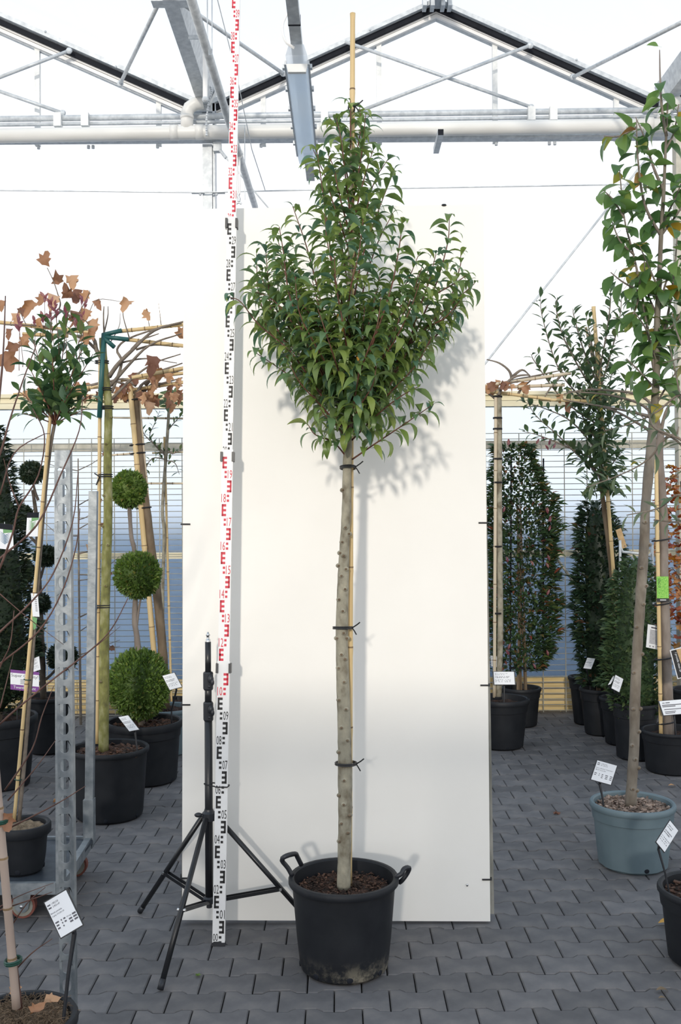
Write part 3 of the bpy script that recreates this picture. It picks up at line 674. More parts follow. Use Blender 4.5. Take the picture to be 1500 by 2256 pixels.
g.tube([q + Vector((-.018, -.004, .002)), q + Vector((-.013, -.017, .001)), rp_(-.029, zt - .002, .008), rp_(-.022, zt - .003, .0165), rp_(.024, zt - .003, .0165), rp_(.030, zt, .008), rp_(.030, zt, -.012), rp_(.02, zt, -.02), q + Vector((-.004, .019, .002)), q + Vector((-.018, -.004, .002))], .0028, 6)
g.build('cable_tie', 'tie_black', t)
# ================================================================== plant pots
def pot(t, c, rr, rb, h, m='pot_black', lip=.035, soilz=None, soil='soil', collar=True, ribs=0, n=44, holes=6, cham=True, soil_amp=.012, seed=1, tilt=None):
    c = Vector(c); rg = random.Random(seed)
    rimw = .012
    sh = lambda z: rb + (rr - rimw - rb) * z / h
    if collar: prof = [(rb - .015 if cham else rb, 0), (rb, .012), (sh(h * .3), h * .3), (sh(h * .74), h * .74), (sh(h * .76) + .006, h * .75), (sh(h - lip) + .007, h - lip)]
    else: prof = [(rb - .018, 0), (rb - .004, .012), (rb, .03), (sh(h * .35), h * .35), (sh(h * .7), h * .7), (sh(h - lip), h - lip)]
    prof += [(rr - .004, h - lip), (rr, h - lip + .006), (rr, h - .008), (rr - .005, h), (rr - .016, h), (rr - .022, h - .006), (sh(h * .8) - .012, h * .8), (sh(h * .6) - .012, h * .6)]
    g = MB().lathe(prof, c, n, cap0=True)
    if ribs:
        for i, (x, y, z) in enumerate(g.v):
            zz = z - c.z
            if .0 < zz < h * .74:
                a = math.atan2(y - c.y, x - c.x); k = 1 + .012 * (1 if math.sin(a * ribs) > 0 else -1)
                g.v[i] = (c.x + (x - c.x) * k, c.y + (y - c.y) * k, z)
    if tilt:
        pass
    po = g.build('pot', m, t, smooth=False)
    for p in po.data.polygons: p.use_smooth = True
    po.data.set_sharp_from_angle(angle=.6)
    hm = MB()
    for i in range(holes):
        a = -pi / 2 + .12 + i * 2 * pi / holes; q = c + Vector((math.cos(a) * (rb - .001), math.sin(a) * (rb - .001), .024))
        R = Matrix.Rotation(a, 3, 'Z'); hm.ell(q, (.0035, .013, .011), 10, 6, R)
    if holes: hm.build('drain_hole', 'rubber', po, kind='stuff')
    sz = soilz if soilz is not None else h - .05
    rs = min(sh(sz) - .013, rr - .02); vs = []; fs = []; nr, na = 9, 30
    vs.append((c.x, c.y, c.z + sz + .008))
    for i in range(1, nr + 1):
        for j in range(na):
            a = 2 * pi * j / na; r = rs * i / nr
            vs.append((c.x + r * math.cos(a), c.y + r * math.sin(a), c.z + sz + (rg.uniform(-1, 1) * soil_amp if i < nr else -.004)))
    fs += [(0, 1 + j, 1 + (j + 1) % na) for j in range(na)]
    for i in range(nr - 1):
        for j in range(na):
            a = 1 + i * na + j; b = 1 + i * na + (j + 1) % na; fs.append((a, a + na, b + na, b))
    so = MB().add(vs, fs).build('soil', soil, t, smooth=True)
    return po, so, rs, c.z + sz
def chips(so, c, rs, z, n, s, m, seed=2, nm='bark_chips'):
    rg = random.Random(seed); g = MB()
    for i in range(n):
        a = rg.uniform(0, 6.283); r = rs * math.sqrt(rg.random()) * .97; L = s * rg.uniform(.5, 1.4)
        R = Matrix.Rotation(rg.uniform(0, 6.28), 3, 'Z') @ Matrix.Rotation(rg.uniform(-.6, .6), 3, 'X') @ Matrix.Rotation(rg.uniform(-.5, .5), 3, 'Y')
        g.box((c[0] + r * math.cos(a), c[1] + r * math.sin(a), z + rg.uniform(0, .012)), (L, L * rg.uniform(.3, .7), L * .18), R)
    g.build(nm, m, so, kind='stuff')
# ================================================================== the tree before the panel
PC = Vector((P(758, 2100, 3.865).x, 3.865, 0))
t = thing('potted_tree', 'young laurel tree with dense green crown in black tub before the white board', 'potted tree', PC)
MAIN = t
po, so, rs, sz = pot(t, PC, .214, .172, .353, lip=.028, soilz=.300, collar=False, holes=8, soil_amp=.014)
chips(so, PC, rs, sz, 900, .010, 'bark_chip', 5, 'bark_mulch')
# soil stain on the pot's foot as a dusty splash with its own shape
nodes = MT['pot_black'].copy(); nodes.name = 'pot_black_dusty'; MT['pot_dusty'] = nodes
nn = nodes.node_tree; bs = nn.nodes['Principled BSDF']; lk = bs.inputs['Base Color'].links[0].from_socket
tcn = nn.nodes.new('ShaderNodeTexCoord'); spn = nn.nodes.new('ShaderNodeSeparateXYZ'); nn.links.new(tcn.outputs['Object'], spn.inputs[0])
mr = nn.nodes.new('ShaderNodeMapRange'); mr.inputs['From Min'].default_value = .095; mr.inputs['From Max'].default_value = .03; nn.links.new(spn.outputs['Z'], mr.inputs['Value'])
mrx = nn.nodes.new('ShaderNodeMapRange'); mrx.inputs['From Min'].default_value = -.12; mrx.inputs['From Max'].default_value = .06; mrx.inputs['To Min'].default_value = .35; nn.links.new(spn.outputs['X'], mrx.inputs['Value'])
nz = nn.nodes.new('ShaderNodeTexNoise'); nz.inputs['Scale'].default_value = 16; nz.inputs['Detail'].default_value = 9; nz.inputs['Roughness'].default_value = .75; nn.links.new(tcn.outputs['Object'], nz.inputs['Vector'])
rz = nn.nodes.new('ShaderNodeMapRange'); rz.inputs['From Min'].default_value = .46; rz.inputs['From Max'].default_value = .62; nn.links.new(nz.outputs['Fac'], rz.inputs['Value'])
mu = nn.nodes.new('ShaderNodeMath'); mu.operation = 'MULTIPLY'; nn.links.new(mr.outputs[0], mu.inputs[0]); nn.links.new(rz.outputs[0], mu.inputs[1])
mu2 = nn.nodes.new('ShaderNodeMath'); mu2.operation = 'MULTIPLY'; nn.links.new(mu.outputs[0], mu2.inputs[0]); nn.links.new(mrx.outputs[0], mu2.inputs[1])
mxn = nn.nodes.new('ShaderNodeMix'); mxn.data_type = 'RGBA'; nn.links.new(mu2.outputs[0], mxn.inputs['Factor']); nn.links.new(lk, mxn.inputs['A']); mxn.inputs['B'].default_value = (.20, .18, .14, 1)
nn.links.new(mxn.outputs['Result'], bs.inputs['Base Color']); po.data.materials[0] = nodes
def handle(pts, Y, w):
    path = pxpath(pts, Y, 4); return MB().tube(path, w, 8)
for pts in ([(644, 1930, .0), (634, 1912, .0), (621, 1895, -.01), (630, 1886, -.02), (650, 1881, .02), (655, 1888, .03), (664, 1906, .04)],
            [(872, 1946, .0), (874, 1932, -.02), (884, 1925, -.02), (890, 1914, -.01), (901, 1912, .01), (897, 1924, .02), (887, 1938, .02), (880, 1944, .03)]):
    MB().tube(pxpath(pts, 3.865, 3), .0095, 8).build('handle', 'black_plastic', po, smooth=True)
tp = [(757, 1958), (758, 1900), (760, 1800), (760, 1700), (758, 1600), (755, 1500), (753, 1400), (755, 1300), (759, 1200), (763, 1120), (764, 1040), (766, 980), (767, 900), (768, 800), (770, 650), (772, 480), (773, 330), (772, 235)]
tpath = pxpath(tp, 3.86, 6)
wd = np.interp([i / 6 for i in range(len(tpath))], range(len(tp)), [15, 14.5, 15, 15.5, 15, 14, 13, 13, 10.5, 10, 9.5, 9.5, 8, 7, 5.5, 4, 2.5, 1.2]) / 567
rg = random.Random(11)
wd = [w * (1 + rg.uniform(-.04, .05)) for w in wd]
TR = MB().tube(tpath, wd, 14).build('trunk', 'bark_grey', t, smooth=True)
for px, py in [(757, 1768), (748, 1750), (770, 1792), (752, 1810), (766, 1830), (748, 1850), (758, 1715), (747, 1655), (765, 1628), (752, 1600), (762, 1560), (747, 1540), (758, 1500), (746, 1470), (760, 1450), (752, 1440), (757, 1393), (742, 1405), (764, 1405), (755, 1345), (747, 1320), (760, 1297), (752, 1268), (762, 1253), (746, 1246), (757, 1224), (754, 1194), (769, 1176), (761, 1162), (755, 1080), (749, 1218)]:
    i = min(range(len(tpath)), key=lambda k: abs(P(0, py, 3.86).z - tpath[k].z)); dx = P(px, py, 3.86).x - tpath[i].x
    q = Vector((P(px, py, 3.86).x, tpath[i].y - math.sqrt(max(wd[i] ** 2 - dx * dx, 0)) * .95, P(px, py, 3.86).z))
    MB().ell(q, (.0115, .007, .0095), 10, 6).build('knot', 'bark_grey', TR, smooth=True); MB().ell(q - Vector((0, .005, 0)), (.006, .004, .005), 8, 5).build('bud_scar', 'bark_brown', TR, smooth=True)
bamboo('stake', P(770, 1955, 3.905), P(777, 22, 3.90), .0105, t, 'bamboo', 11, 4)
for py, q in ((1693, 1), (1385, 1), (1032, 1), (243, 0)):
    i = min(range(len(tpath)), key=lambda k: abs(P(0, py, 3.86).z - tpath[k].z)); c = tpath[i] + Vector((.004, .014, 0)); g = MB()
    R = wd[i] + .006
    for k in (-.004, .002): ring(g, c + Vector((0, 0, k)), (0, .1, 1), R + (.008 if q else .004), .003, 16, ry=R + .022)
    e = c + Vector((R + .006, -.015, 0)); g.tube([e, e + Vector((.018, -.004, .012)), e + Vector((.03, -.006, .022))], .0026, 5); g.tube([e, e + Vector((.008, -.004, -.012)), e + Vector((.016, -.004, -.026))], .0026, 5)
    g.build('tie', 'tie_black', t)
def knots(tk, path, rad, Y, pts, ra, m):
    for px, py in pts:
        z = P(px, py, Y).z; i = min(range(len(path)), key=lambda k: abs(z - path[k].z)); x = P(px, py, Y).x; dx = max(-rad[i] * .8, min(rad[i] * .8, x - path[i].x))
        q = Vector((path[i].x + dx, path[i].y - math.sqrt(max(rad[i] ** 2 - dx * dx, 0)) * .95, z))
        MB().ell(q, (ra, ra * .7, ra * .8), 10, 6).build('knot', m, tk, smooth=True); MB().ell(q - Vector((0, ra * .4, 0)), (ra * .5, ra * .4, ra * .4), 8, 5).build('bud_scar', 'bark_brown', tk, smooth=True)
# --- crown
LP = [leaf_proto(.31, 1.7, .38, 7), leaf_proto(.33, 2.05, .32, 7), leaf_proto(.29, 1.45, .42, 7), leaf_proto(.34, 2.4, .3, 7)]
rg = random.Random(21)
shoots = []     # (pixel path with depth offsets)
def sh_(*p): shoots.append(list(p))
sh_((762, 1005, 0), (735, 975, -.05), (695, 958, -.10), (678, 935, -.12)); sh_((776, 1012, 0), (830, 975, -.08), (890, 935, -.14), (955, 890, -.18)); sh_((775, 970, 0), (830, 915, -.10), (880, 875, -.16), (925, 850, -.2))
sh_((758, 960, 0), (715, 905, -.02), (680, 860, .02), (620, 815, .0), (560, 775, -.05)); sh_((755, 940, 0), (700, 860, -.05), (640, 775, -.08), (570, 715, -.05), (530, 665, -.05), (505, 655, -.05))
sh_((752, 925, 0), (690, 830, .05), (660, 700, .05), (630, 600, .02), (610, 520, 0)); sh_((745, 900, 0), (690, 780, -.15), (640, 660, -.2), (625, 560, -.2), (615, 500, -.18)); sh_((720, 830, 0), (650, 720, -.1), (600, 660, -.1), (550, 640, -.1))
sh_((762, 880, 0), (720, 720, .1), (680, 560, .1), (645, 455, .08)); sh_((765, 760, 0), (735, 600, -.1), (712, 430, -.08), (698, 330, -.06)); sh_((768, 640, 0), (745, 500, .08), (720, 400, .08), (690, 330, .05))
sh_((770, 940, 0), (820, 860, .0), (870, 800, .02), (940, 720, .0), (1000, 665, -.02), (1045, 625, -.02)); sh_((772, 920, 0), (830, 850, .05), (900, 760, .02), (955, 640, .0), (985, 540, 0), (990, 480, 0))
sh_((772, 900, 0), (820, 760, -.15), (860, 640, -.2), (880, 540, -.2), (885, 490, -.18)); sh_((773, 800, 0), (800, 640, .1), (830, 540, .1), (865, 470, .1)); sh_((773, 690, 0), (800, 560, -.08), (835, 460, -.05), (868, 375, -.04))
sh_((775, 600, 0), (800, 480, .06), (825, 400, .05), (855, 350, .05)); sh_((770, 850, 0), (760, 740, -.25), (742, 640, -.3), (736, 565, -.3)); sh_((772, 870, 0), (850, 780, -.2), (900, 690, -.28), (925, 620, -.3))
sh_((760, 870, 0), (700, 770, -.25), (660, 690, -.32), (650, 610, -.32)); sh_((770, 900, 0), (880, 800, .15), (960, 740, .2), (1010, 600, .18), (1015, 560, .18)); sh_((765, 900, 0), (670, 790, .18), (600, 720, .2), (570, 650, .2), (565, 560, .2))
sh_((766, 980, 0), (745, 940, -.15), (720, 920, -.22), (705, 900, -.25)); sh_((766, 960, 0), (790, 900, -.2), (820, 850, -.3), (830, 800, -.32)); sh_((770, 960, 0), (800, 930, .12), (850, 890, .2), (880, 830, .2))
sh_((768, 900, 0), (800, 800, -.3), (830, 720, -.38), (840, 650, -.38)); sh_((766, 880, 0), (740, 800, -.3), (720, 740, -.38), (700, 680, -.4)); sh_((770, 760, 0), (770, 650, -.25), (790, 560, -.28), (800, 480, -.25)); sh_((770, 720, 0), (745, 640, -.22), (722, 540, -.25), (715, 470, -.22))
sh_((955, 650, 0), (1000, 625, 0), (1030, 605, -.02)); sh_((940, 720, 0), (980, 700, -.05), (1015, 660, -.06)); sh_((900, 760, 0), (920, 690, -.1), (945, 620, -.12), (960, 560, -.12)); sh_((640, 775, 0), (600, 700, .05), (590, 610, .05), (585, 540, .05))
sh_((772, 480, 0), (760, 380, -.06), (752, 310, -.06), (740, 260, -.05)); sh_((772, 470, 0), (790, 380, -.05), (800, 310, -.04), (805, 255, -.04)); sh_((772, 330, 0), (772, 260, -.02), (772, 222, -.02)); sh_((772, 520, 0), (750, 440, -.08), (735, 370, -.08), (722, 340, -.08)); sh_((772, 520, 0), (790, 440, -.08), (806, 380, -.06), (822, 330, -.05)); sh_((772, 560, 0), (745, 480, -.1), (725, 420, -.1)); sh_((772, 560, 0), (800, 490, -.1), (815, 430, -.1)); sh_((773, 420, 0), (785, 340, .05), (795, 280, .05), (792, 235, .04)); sh_((772, 420, 0), (755, 340, .05), (745, 285, .05), (728, 262, .04))
env = {260: (735, 805), 330: (690, 830), 400: (690, 875), 460: (620, 890), 520: (585, 1000), 600: (540, 1035), 680: (515, 1040), 740: (550, 990), 800: (560, 940), 860: (610, 900), 920: (690, 880)}
for k in range(40):
    y = rg.uniform(545, 830); ys = sorted(env); lo = np.interp(y, ys, [env[q][0] for q in ys]); hi = np.interp(y, ys, [env[q][1] for q in ys])
    x = rg.uniform(lo + 20, hi - 20); dz = rg.uniform(-.36, .24) * max(.25, 1 - abs(x - 770) / 300)
    by = min(960, y + rg.uniform(180, 300)); bx = 768
    sh_((bx, by, 0), (bx + (x - bx) * .4, by + (y - by) * .35, dz * .5), (bx + (x - bx) * .8, by + (y - by) * .7, dz * .9), (x, y, dz))
leaves = []
for s in shoots:
    path = pxpath(s, 3.86, 6); L = sum((path[i + 1] - path[i]).length for i in range(len(path) - 1))
    limb(path, max(.0035, .006 * min(1.6, L)), .0014, 6).build('branch', 'twig_red', t, smooth=True)
    st = .06 if L < .3 else L * .16
    leaves += along(path, .0142, rg, start=st, s0=.112, s1=.084, outlift=.3, lean=.5)
    leaves.append(frame(path[-1], (path[-1] - path[-2]) + Vector((rg.uniform(-.02, .02), -.02, 0)), (0, -.3, 1), .05))
leaves = [M for M in leaves if M.translation.y < 4.22]
leaves.sort(key=lambda M: M.translation.y)
print('MAIN LEAVES', len(leaves))
lm = [mesh_of('leaf', q, 'leaf_laurel') for q in LP]
leaf_parts('leaf', leaves[:300], lm, t); leaf_mass('foliage', leaves[300:], LP, 'leaf_laurel', t)
yl = [frame(P(x, y, 3.70), (.2, -.5, -.8), (0, -1, .2), .06) for x, y in ((744, 690), (748, 705), (787, 775))]
MT['leaf_yellow'] = mat('leaf_yellow', (.50, .25, .03), (.62, .34, .05), scale=40, rough=.5)
ym = mesh_of('leaf', LP[0], 'leaf_yellow'); leaf_parts('leaf', yl, [ym], t)
# ================================================================== price tags on sticks and hung labels
def card(t, corners, Y, dyt=.03, th=.002, m='card_white', lines=(), back='black_plastic', nm='card'):
    """corners in the order top-left, top-right, bottom-right, bottom-left"""
    tl, tr = P(*corners[0], Y + dyt), P(*corners[1], Y + dyt); bl = P(*corners[3], Y)
    U = tr - tl; V = tl - bl; N = U.cross(V).normalized()
    if N.y > 0: N = -N
    br = bl + U
    q = [bl, br, tl + U, tl]
    MB().add(q + [p - N * th for p in q], [(0, 1, 2, 3), (7, 6, 5, 4), (0, 4, 5, 1), (1, 5, 6, 2), (2, 6, 7, 3), (3, 7, 4, 0)]).build(nm, m, t)
    if back:
        e = [bl - U * .05 - V * .03, br + U * .05 - V * .03, tl + U * 1.05 + V * .03, tl - U * .05 + V * .03]; e = [p - N * (th + .0004) for p in e]
        MB().add(e + [p - N * .003 for p in e], [(0, 1, 2, 3), (7, 6, 5, 4), (0, 4, 5, 1), (1, 5, 6, 2), (2, 6, 7, 3), (3, 7, 4, 0)]).build('holder', back, t)
    Ul, Vl = U.length, V.length; Un, Vn = U / Ul, V / Vl
    g = MB()
    for u, v, w, h, tx in lines:
        o = bl + U * u + V * v + N * .0006
        if tx: put_text(g, tx, o, Un, Vn, w * Ul, h * Vl)
        else:
            g.add([o, o + U * w, o + U * w + V * h, o + V * h], [(0, 1, 2, 3)])
    if g.v: g.build('print', 'print_grey', t)
    return bl, U, V, N
def strokes(seed=0, big=True):
    """illegible small print as short strokes"""
    rg = random.Random(seed); L = []
    rows = [(.84, .55), (.76, .5), (.60, .7), (.52, .6), (.36, .8), (.28, .75), (.20, .75)]
    for v, w in rows:
        u = .06
        while u < .06 + w:
            k = rg.uniform(.03, .09); L.append((u, v, k, .028 if v not in (.60, .52) else .04, None)); u += k + rg.uniform(.02, .06 if v > .4 else .12)
    return L
def stick_tag(label, corners, Y, foot, lines=None, seed=0, dyt=.03, r=.005, FY=None):
    fz = P(*foot, FY or Y)
    t = thing('price_tag', label, 'plant tag', fz, 'white price tags on black sticks')
    bl, U, V, N = card(t, corners, Y, dyt, lines=lines if lines is not None else strokes(seed))
    top = bl + U * .5 + V * .04 - N * (r * 1.7 + .006)
    MB().tube([top + V * .15, top, top - V * .05 + Vector((0, .004, -.01)), (fz + Vector((0, 0, .11))) if FY else fz.lerp(top, .5), fz], [r * 1.6, r * 1.7, r * 1.3, r, r], 6).build('stick', 'black_plastic', t)
    return t
# ================================================================== left side
# ---- steel trolley with a small pot on its deck
ZD = .17
fr = PF(118, 1945, ZD); YF = fr.y; xr = P(139, 1900, YF).x; YK2 = PF(190, 1845, ZD).y; xr2 = P(196, 1845, YK2).x
t = thing('plant_trolley', 'galvanised steel plant trolley carrying a small black pot', 'trolley', (xr - .55, (YF + YK2) / 2, 0)); TROL = t
MB().box((xr - .60, (YF + YK2) / 2, ZD - .012), (1.16, YK2 - YF, .012)).build('deck', 'deck_steel', t)
MB().box((xr - .61, YF, ZD - .022), (1.16, .022, .05)).build('frame_rail', 'galv_cart', t); MB().box((xr - .61, YK2, ZD - .012), (1.18, .022, .035)).build('frame_rail', 'galv_cart', t)
MB().bar((xr - .012, YF, ZD - .022), (xr2, YK2, ZD - .022), .03, .055).build('frame_rail', 'galv_cart', t)
MB().box((xr - .012, YF + .01, 1.02), (.036, .036, 1.86)).build('corner_post', 'galv_cart', t)
MB().bar((xr2, YK2, .12), (P(206, 1082, YK2).x, YK2, P(206, 1082, YK2).z), .040, .036, (0, 1, 0)).build('corner_post', 'galv_cart', t)
MB().box((xr2 + .002, YK2, .25), (.050, .05, .22)).build('post_socket', 'galv_cart', t)
def caster(x, y, r=.055):
    c = MB().lathe([(r * .45, -.016), (r, -.016), (r, .016), (r * .45, .016)], (0, 0, 0), 20, True, True)
    c.v = [(x + a, y + cc, r + b) for a, b, cc in c.v]; w = c.build('caster_wheel', 'caster_red', t)
    c = MB().lathe([(.001, -.018), (r * .82, -.018), (r * .82, .018), (.001, .018)], (0, 0, 0), 20); c.v = [(x + a, y + cc, r + b) for a, b, cc in c.v]; c.build('wheel_disc', 'caster_grey', w)
    MB().prism([(-.045, .13), (.045, .13), (.028, .045), (.012, .03), (-.012, .03), (-.028, .045)], (x, y - .026, 0), (1, 0, 0), (0, 0, 1), (0, -1, 0), .004).build('caster_fork', 'galv_cart', w)
    MB().ell((x, y - .03, r), (.009, .006, .009), 8, 5).build('axle_bolt', 'steel', w)
caster(P(52, 1990, YF + .06).x, YF + .06); caster(xr2 - .05, YK2 - .05); caster(xr - 1.0, YF + .06); caster(xr - 1.0, YK2 - .05)
# ---- perforated post of a second trolley standing nearer
YQ = 3.30
pa = P(148, 2300, YQ); pb = P(135, 992, YQ)
t = thing('perforated_post', 'upright galvanised post pierced by a row of rounded slots', 'post', (pa.x, YQ, 0))
PAx = (pb - Vector((pa.x, YQ, 0))); Lp = PAx.length; PAx.normalize(); PU = Vector((1, 0, 0)) - PAx * PAx.x; PU.normalize()
po_ = Vector((pa.x, YQ, 0)); w = .046; hw = w / 2
pitch = .0605; nh = int((Lp - .06) / pitch); g = MB()
def PQ(u, v): return po_ + PU * u + PAx * v
sx_ = .0145
zcur = 0.0
for k in range(nh):
    v0 = Lp - .075 - k * pitch; a0, a1 = v0 - .021, v0 + .021; full = k % 2 == 0
    hole = []
    for j in range(9):
        q = pi + pi * j / 8; hole.append((sx_ * math.cos(q), a0 + sx_ + sx_ * math.sin(q)))
    if full:
        for j in range(9):
            q = pi * j / 8; hole.append((sx_ * math.cos(q), a1 - sx_ + sx_ * math.sin(q)))
    else:
        for j in range(9): hole.append((sx_ - 2 * sx_ * j / 8, a1))
    b0, b1 = v0 - pitch / 2, v0 + pitch / 2; outr = []
    for j, (u, v) in enumerate(hole):
        if j < 9: outr.append((-hw if j < 3 else (hw if j > 5 else (-hw + (j - 2) * hw / 2)), b0 if 2 <= j <= 6 else (b0 + (v0 - b0) * (1 if j in (0, 8) else .5))))
        else:
            jj = j - 9; outr.append((hw if jj < 3 else (-hw if jj > 5 else (hw - (jj - 2) * hw / 2)), b1 if 2 <= jj <= 6 else (b1 - (b1 - v0) * (1 if jj in (0, 8) else .5))))
    n = len(hole); vs = [PQ(u, v) for u, v in hole] + [PQ(u, v) for u, v in outr] + [PQ(u, v) + Vector((0, .004, 0)) for u, v in hole]
    g.add(vs, [(i, (i + 1) % n, n + (i + 1) % n, n + i) for i in range(n)] + [(i, 2 * n + i, 2 * n + (i + 1) % n, (i + 1) % n) for i in range(n)])
top_v = Lp - .075 + pitch / 2; low_v = Lp - .075 - (nh - .5) * pitch
g.add([PQ(-hw, top_v), PQ(hw, top_v), PQ(hw, Lp), PQ(-hw, Lp)], [(0, 1, 2, 3)]); g.add([PQ(-hw, 0), PQ(hw, 0), PQ(hw, low_v), PQ(-hw, low_v)], [(0, 1, 2, 3)])
g.build('slotted_face', 'galv_cart', t)
MB().add([PQ(-hw, 0), PQ(-hw, Lp), PQ(-hw - .006, Lp) + Vector((0, .03, 0)), PQ(-hw - .006, 0) + Vector((0, .03, 0))], [(0, 1, 2, 3)]).build('flange', 'galv_cart', t)
MB().bar(PQ(hw + .003, 0) + Vector((0, .012, 0)), PQ(hw + .003, Lp) + Vector((0, .012, 0)), .006, .03, (0, 1, 0)).build('flange', 'galv_cart', t)
# ---- small pot with the evergreen standard on the trolley
YT = YF + .17
c = Vector((P(48, 1850, YT).x, YT, ZD - .006))
t = thing('potted_standard', 'evergreen standard with red shoot tips in small black pot on the trolley', 'potted tree', c)
po, so, rs, sz = pot(t, c, .128, .098, .215, lip=.045, soilz=.195, soil='sand', collar=False, holes=4, soil_amp=.008)
bamboo('cane', P(31, 1808, YT), P(112, 905, YT - .01), .0085, t, 'bamboo', 9)
tpth = pxpath([(42, 1808), (60, 1600), (82, 1300), (100, 1080), (112, 980), (121, 930)], YT + .012, 5)
limb(tpth, .0095, .0075, 9, .05).build('trunk', 'twig_grey', t, smooth=True)
for x, y in ((77, 1205), (60, 1497), (40, 1717)):
    g = MB(); q = P(x, y, YT); ring(g, q, (.1, 0, 1), .015, .0022, 12); g.build('tie', 'tie_green', t)
rg = random.Random(5); OV = [leaf_proto(.42, .5, .3, 5, .9, .12), leaf_proto(.40, .9, .25, 5, .9, .12), leaf_proto(.44, .25, .35, 5, .9, .12)]
lv = []; redt = []
tips = [(70, 740), (110, 700), (150, 690), (185, 720), (205, 780), (60, 800), (40, 860), (50, 910), (90, 850), (130, 800), (170, 830), (200, 870), (150, 870), (190, 900), (115, 760), (100, 900), (60, 880), (180, 770), (130, 850)]
for x, y in tips:
    dy = rg.uniform(-.14, .12); path = pxpath([(121, 935, 0), (121 + (x - 121) * .35, 935 + (y - 935) * .4, dy * .5), (x, y, dy)], YT, 5)
    limb(path, .004, .0016, 5).build('branch', 'twig_red', t, smooth=True); lv += along(path, .0175, rg, start=.05, s0=.098, s1=.08, outlift=.05, lean=.7)
for x, y in ((98, 655), (113, 668), (121, 675), (180, 660), (186, 668), (145, 690), (43, 720), (78, 705), (95, 700), (112, 695), (40, 705), (182, 695), (124, 690), (168, 710)):
    d = rg.uniform(-.05, .05); bx, by = x + rg.uniform(-4, 10), y + rg.uniform(60, 90)
    limb(pxpath([(bx, by + 20, d), (bx, by, d), (x, y, d)], YT, 4), .0018, .001, 5).build('branch', 'twig_red', t)
    for k in range(4): redt.append(frame(P(x, y + k * 4, YT + d), (rg.uniform(-.8, .8), rg.uniform(-.5, .3), 1), (0, -1, .2), rg.uniform(.022, .036)))
leaf_parts('leaf', lv, [mesh_of('leaf', q, 'leaf_photinia') for q in OV], t); leaf_parts('leaf', redt, [mesh_of('leaf', q, 'leaf_red') for q in OV], t)
# hung slip label on the cane
t = thing('slip_label', 'pale slip label wrapped on the bamboo cane above the trolley', 'plant label', P(75, 1330, YT - .014))
card(t, [(68, 1307), (83, 1308), (82, 1362), (72, 1358)], YT - .014, 0, lines=[(.2, .8, .06, .05, None)] + [(.5, .72 - k * .08, .3, .03, None) for k in range(7)], back=None)
MB().add([P(71, 1358, YT - .014), P(82, 1362, YT - .014), P(79, 1384, YT - .014), P(74, 1388, YT - .014)], [(0, 1, 2, 3)]).build('slip_end', 'leafprint_green', t)
# ---- mossy-trunked roof-trained plane tree
def base_c(px, py, Y): return Vector((P(px, py, Y).x, Y, 0))
YA = 5.86; c = base_c(241, 1750, YA)
t = thing('potted_plane_tree', 'mossy green trunked flat-topped tree with dry leaves in black tub', 'potted tree', c)
po, so, rs, sz = pot(t, c, .232, .195, .405, lip=.03, soilz=.37, soil='soil', collar=False, holes=6, seed=3); chips(so, c, rs, sz, 320, .03, 'bark_chip', 8)
tp_ = [(228, 1655), (229, 1560), (230, 1400), (234, 1250), (238, 1130), (237, 1050), (238, 960), (239, 900), (235, 850), (229, 800), (226, 745)]
tpath2 = pxpath(tp_, YA, 5); rg = random.Random(4)
tw = np.interp(np.linspace(0, 1, len(tpath2)), [0, .3, .6, .8, 1], [.031, .028, .024, .023, .021]); tw = [k * (1 + rg.uniform(-.03, .05)) for k in tw]
tk = MB().tube(tpath2, tw, 12).build('trunk', 'bark_moss', t, smooth=True)
knots(tk, tpath2, tw, YA, ((236, 978), (231, 885), (246, 920), (232, 1092), (240, 1200), (228, 1160), (235, 1290), (225, 1500)), .013, 'bark_moss')
bamboo('cane', P(214, 1640, YA + .01), P(221, 770, YA + .01), .0115, t, 'bamboo', 9, 2)
def stub(a, b, r): MB().tube([P(*a, YA - .02), P(*b, YA - .02)], r, 10).build('plastic_sleeve', 'tube_green', t, smooth=True)
stub((219, 920), (229, 735), .015); stub((226, 738), (268, 728), .013); stub((228, 742), (283, 748), .013); stub((226, 742), (252, 765), .013)
for a, b in (((262, 730), (405, 715)), ((280, 748), (405, 762)), ((205, 733), (-20, 708)), ((150, 740), (50, 736)), ((290, 832), (405, 811))): bamboo('frame_cane', P(*a, YA), P(*b, YA + (.0 if a[1] < 800 else .05)), .012, t, 'bamboo', 5)
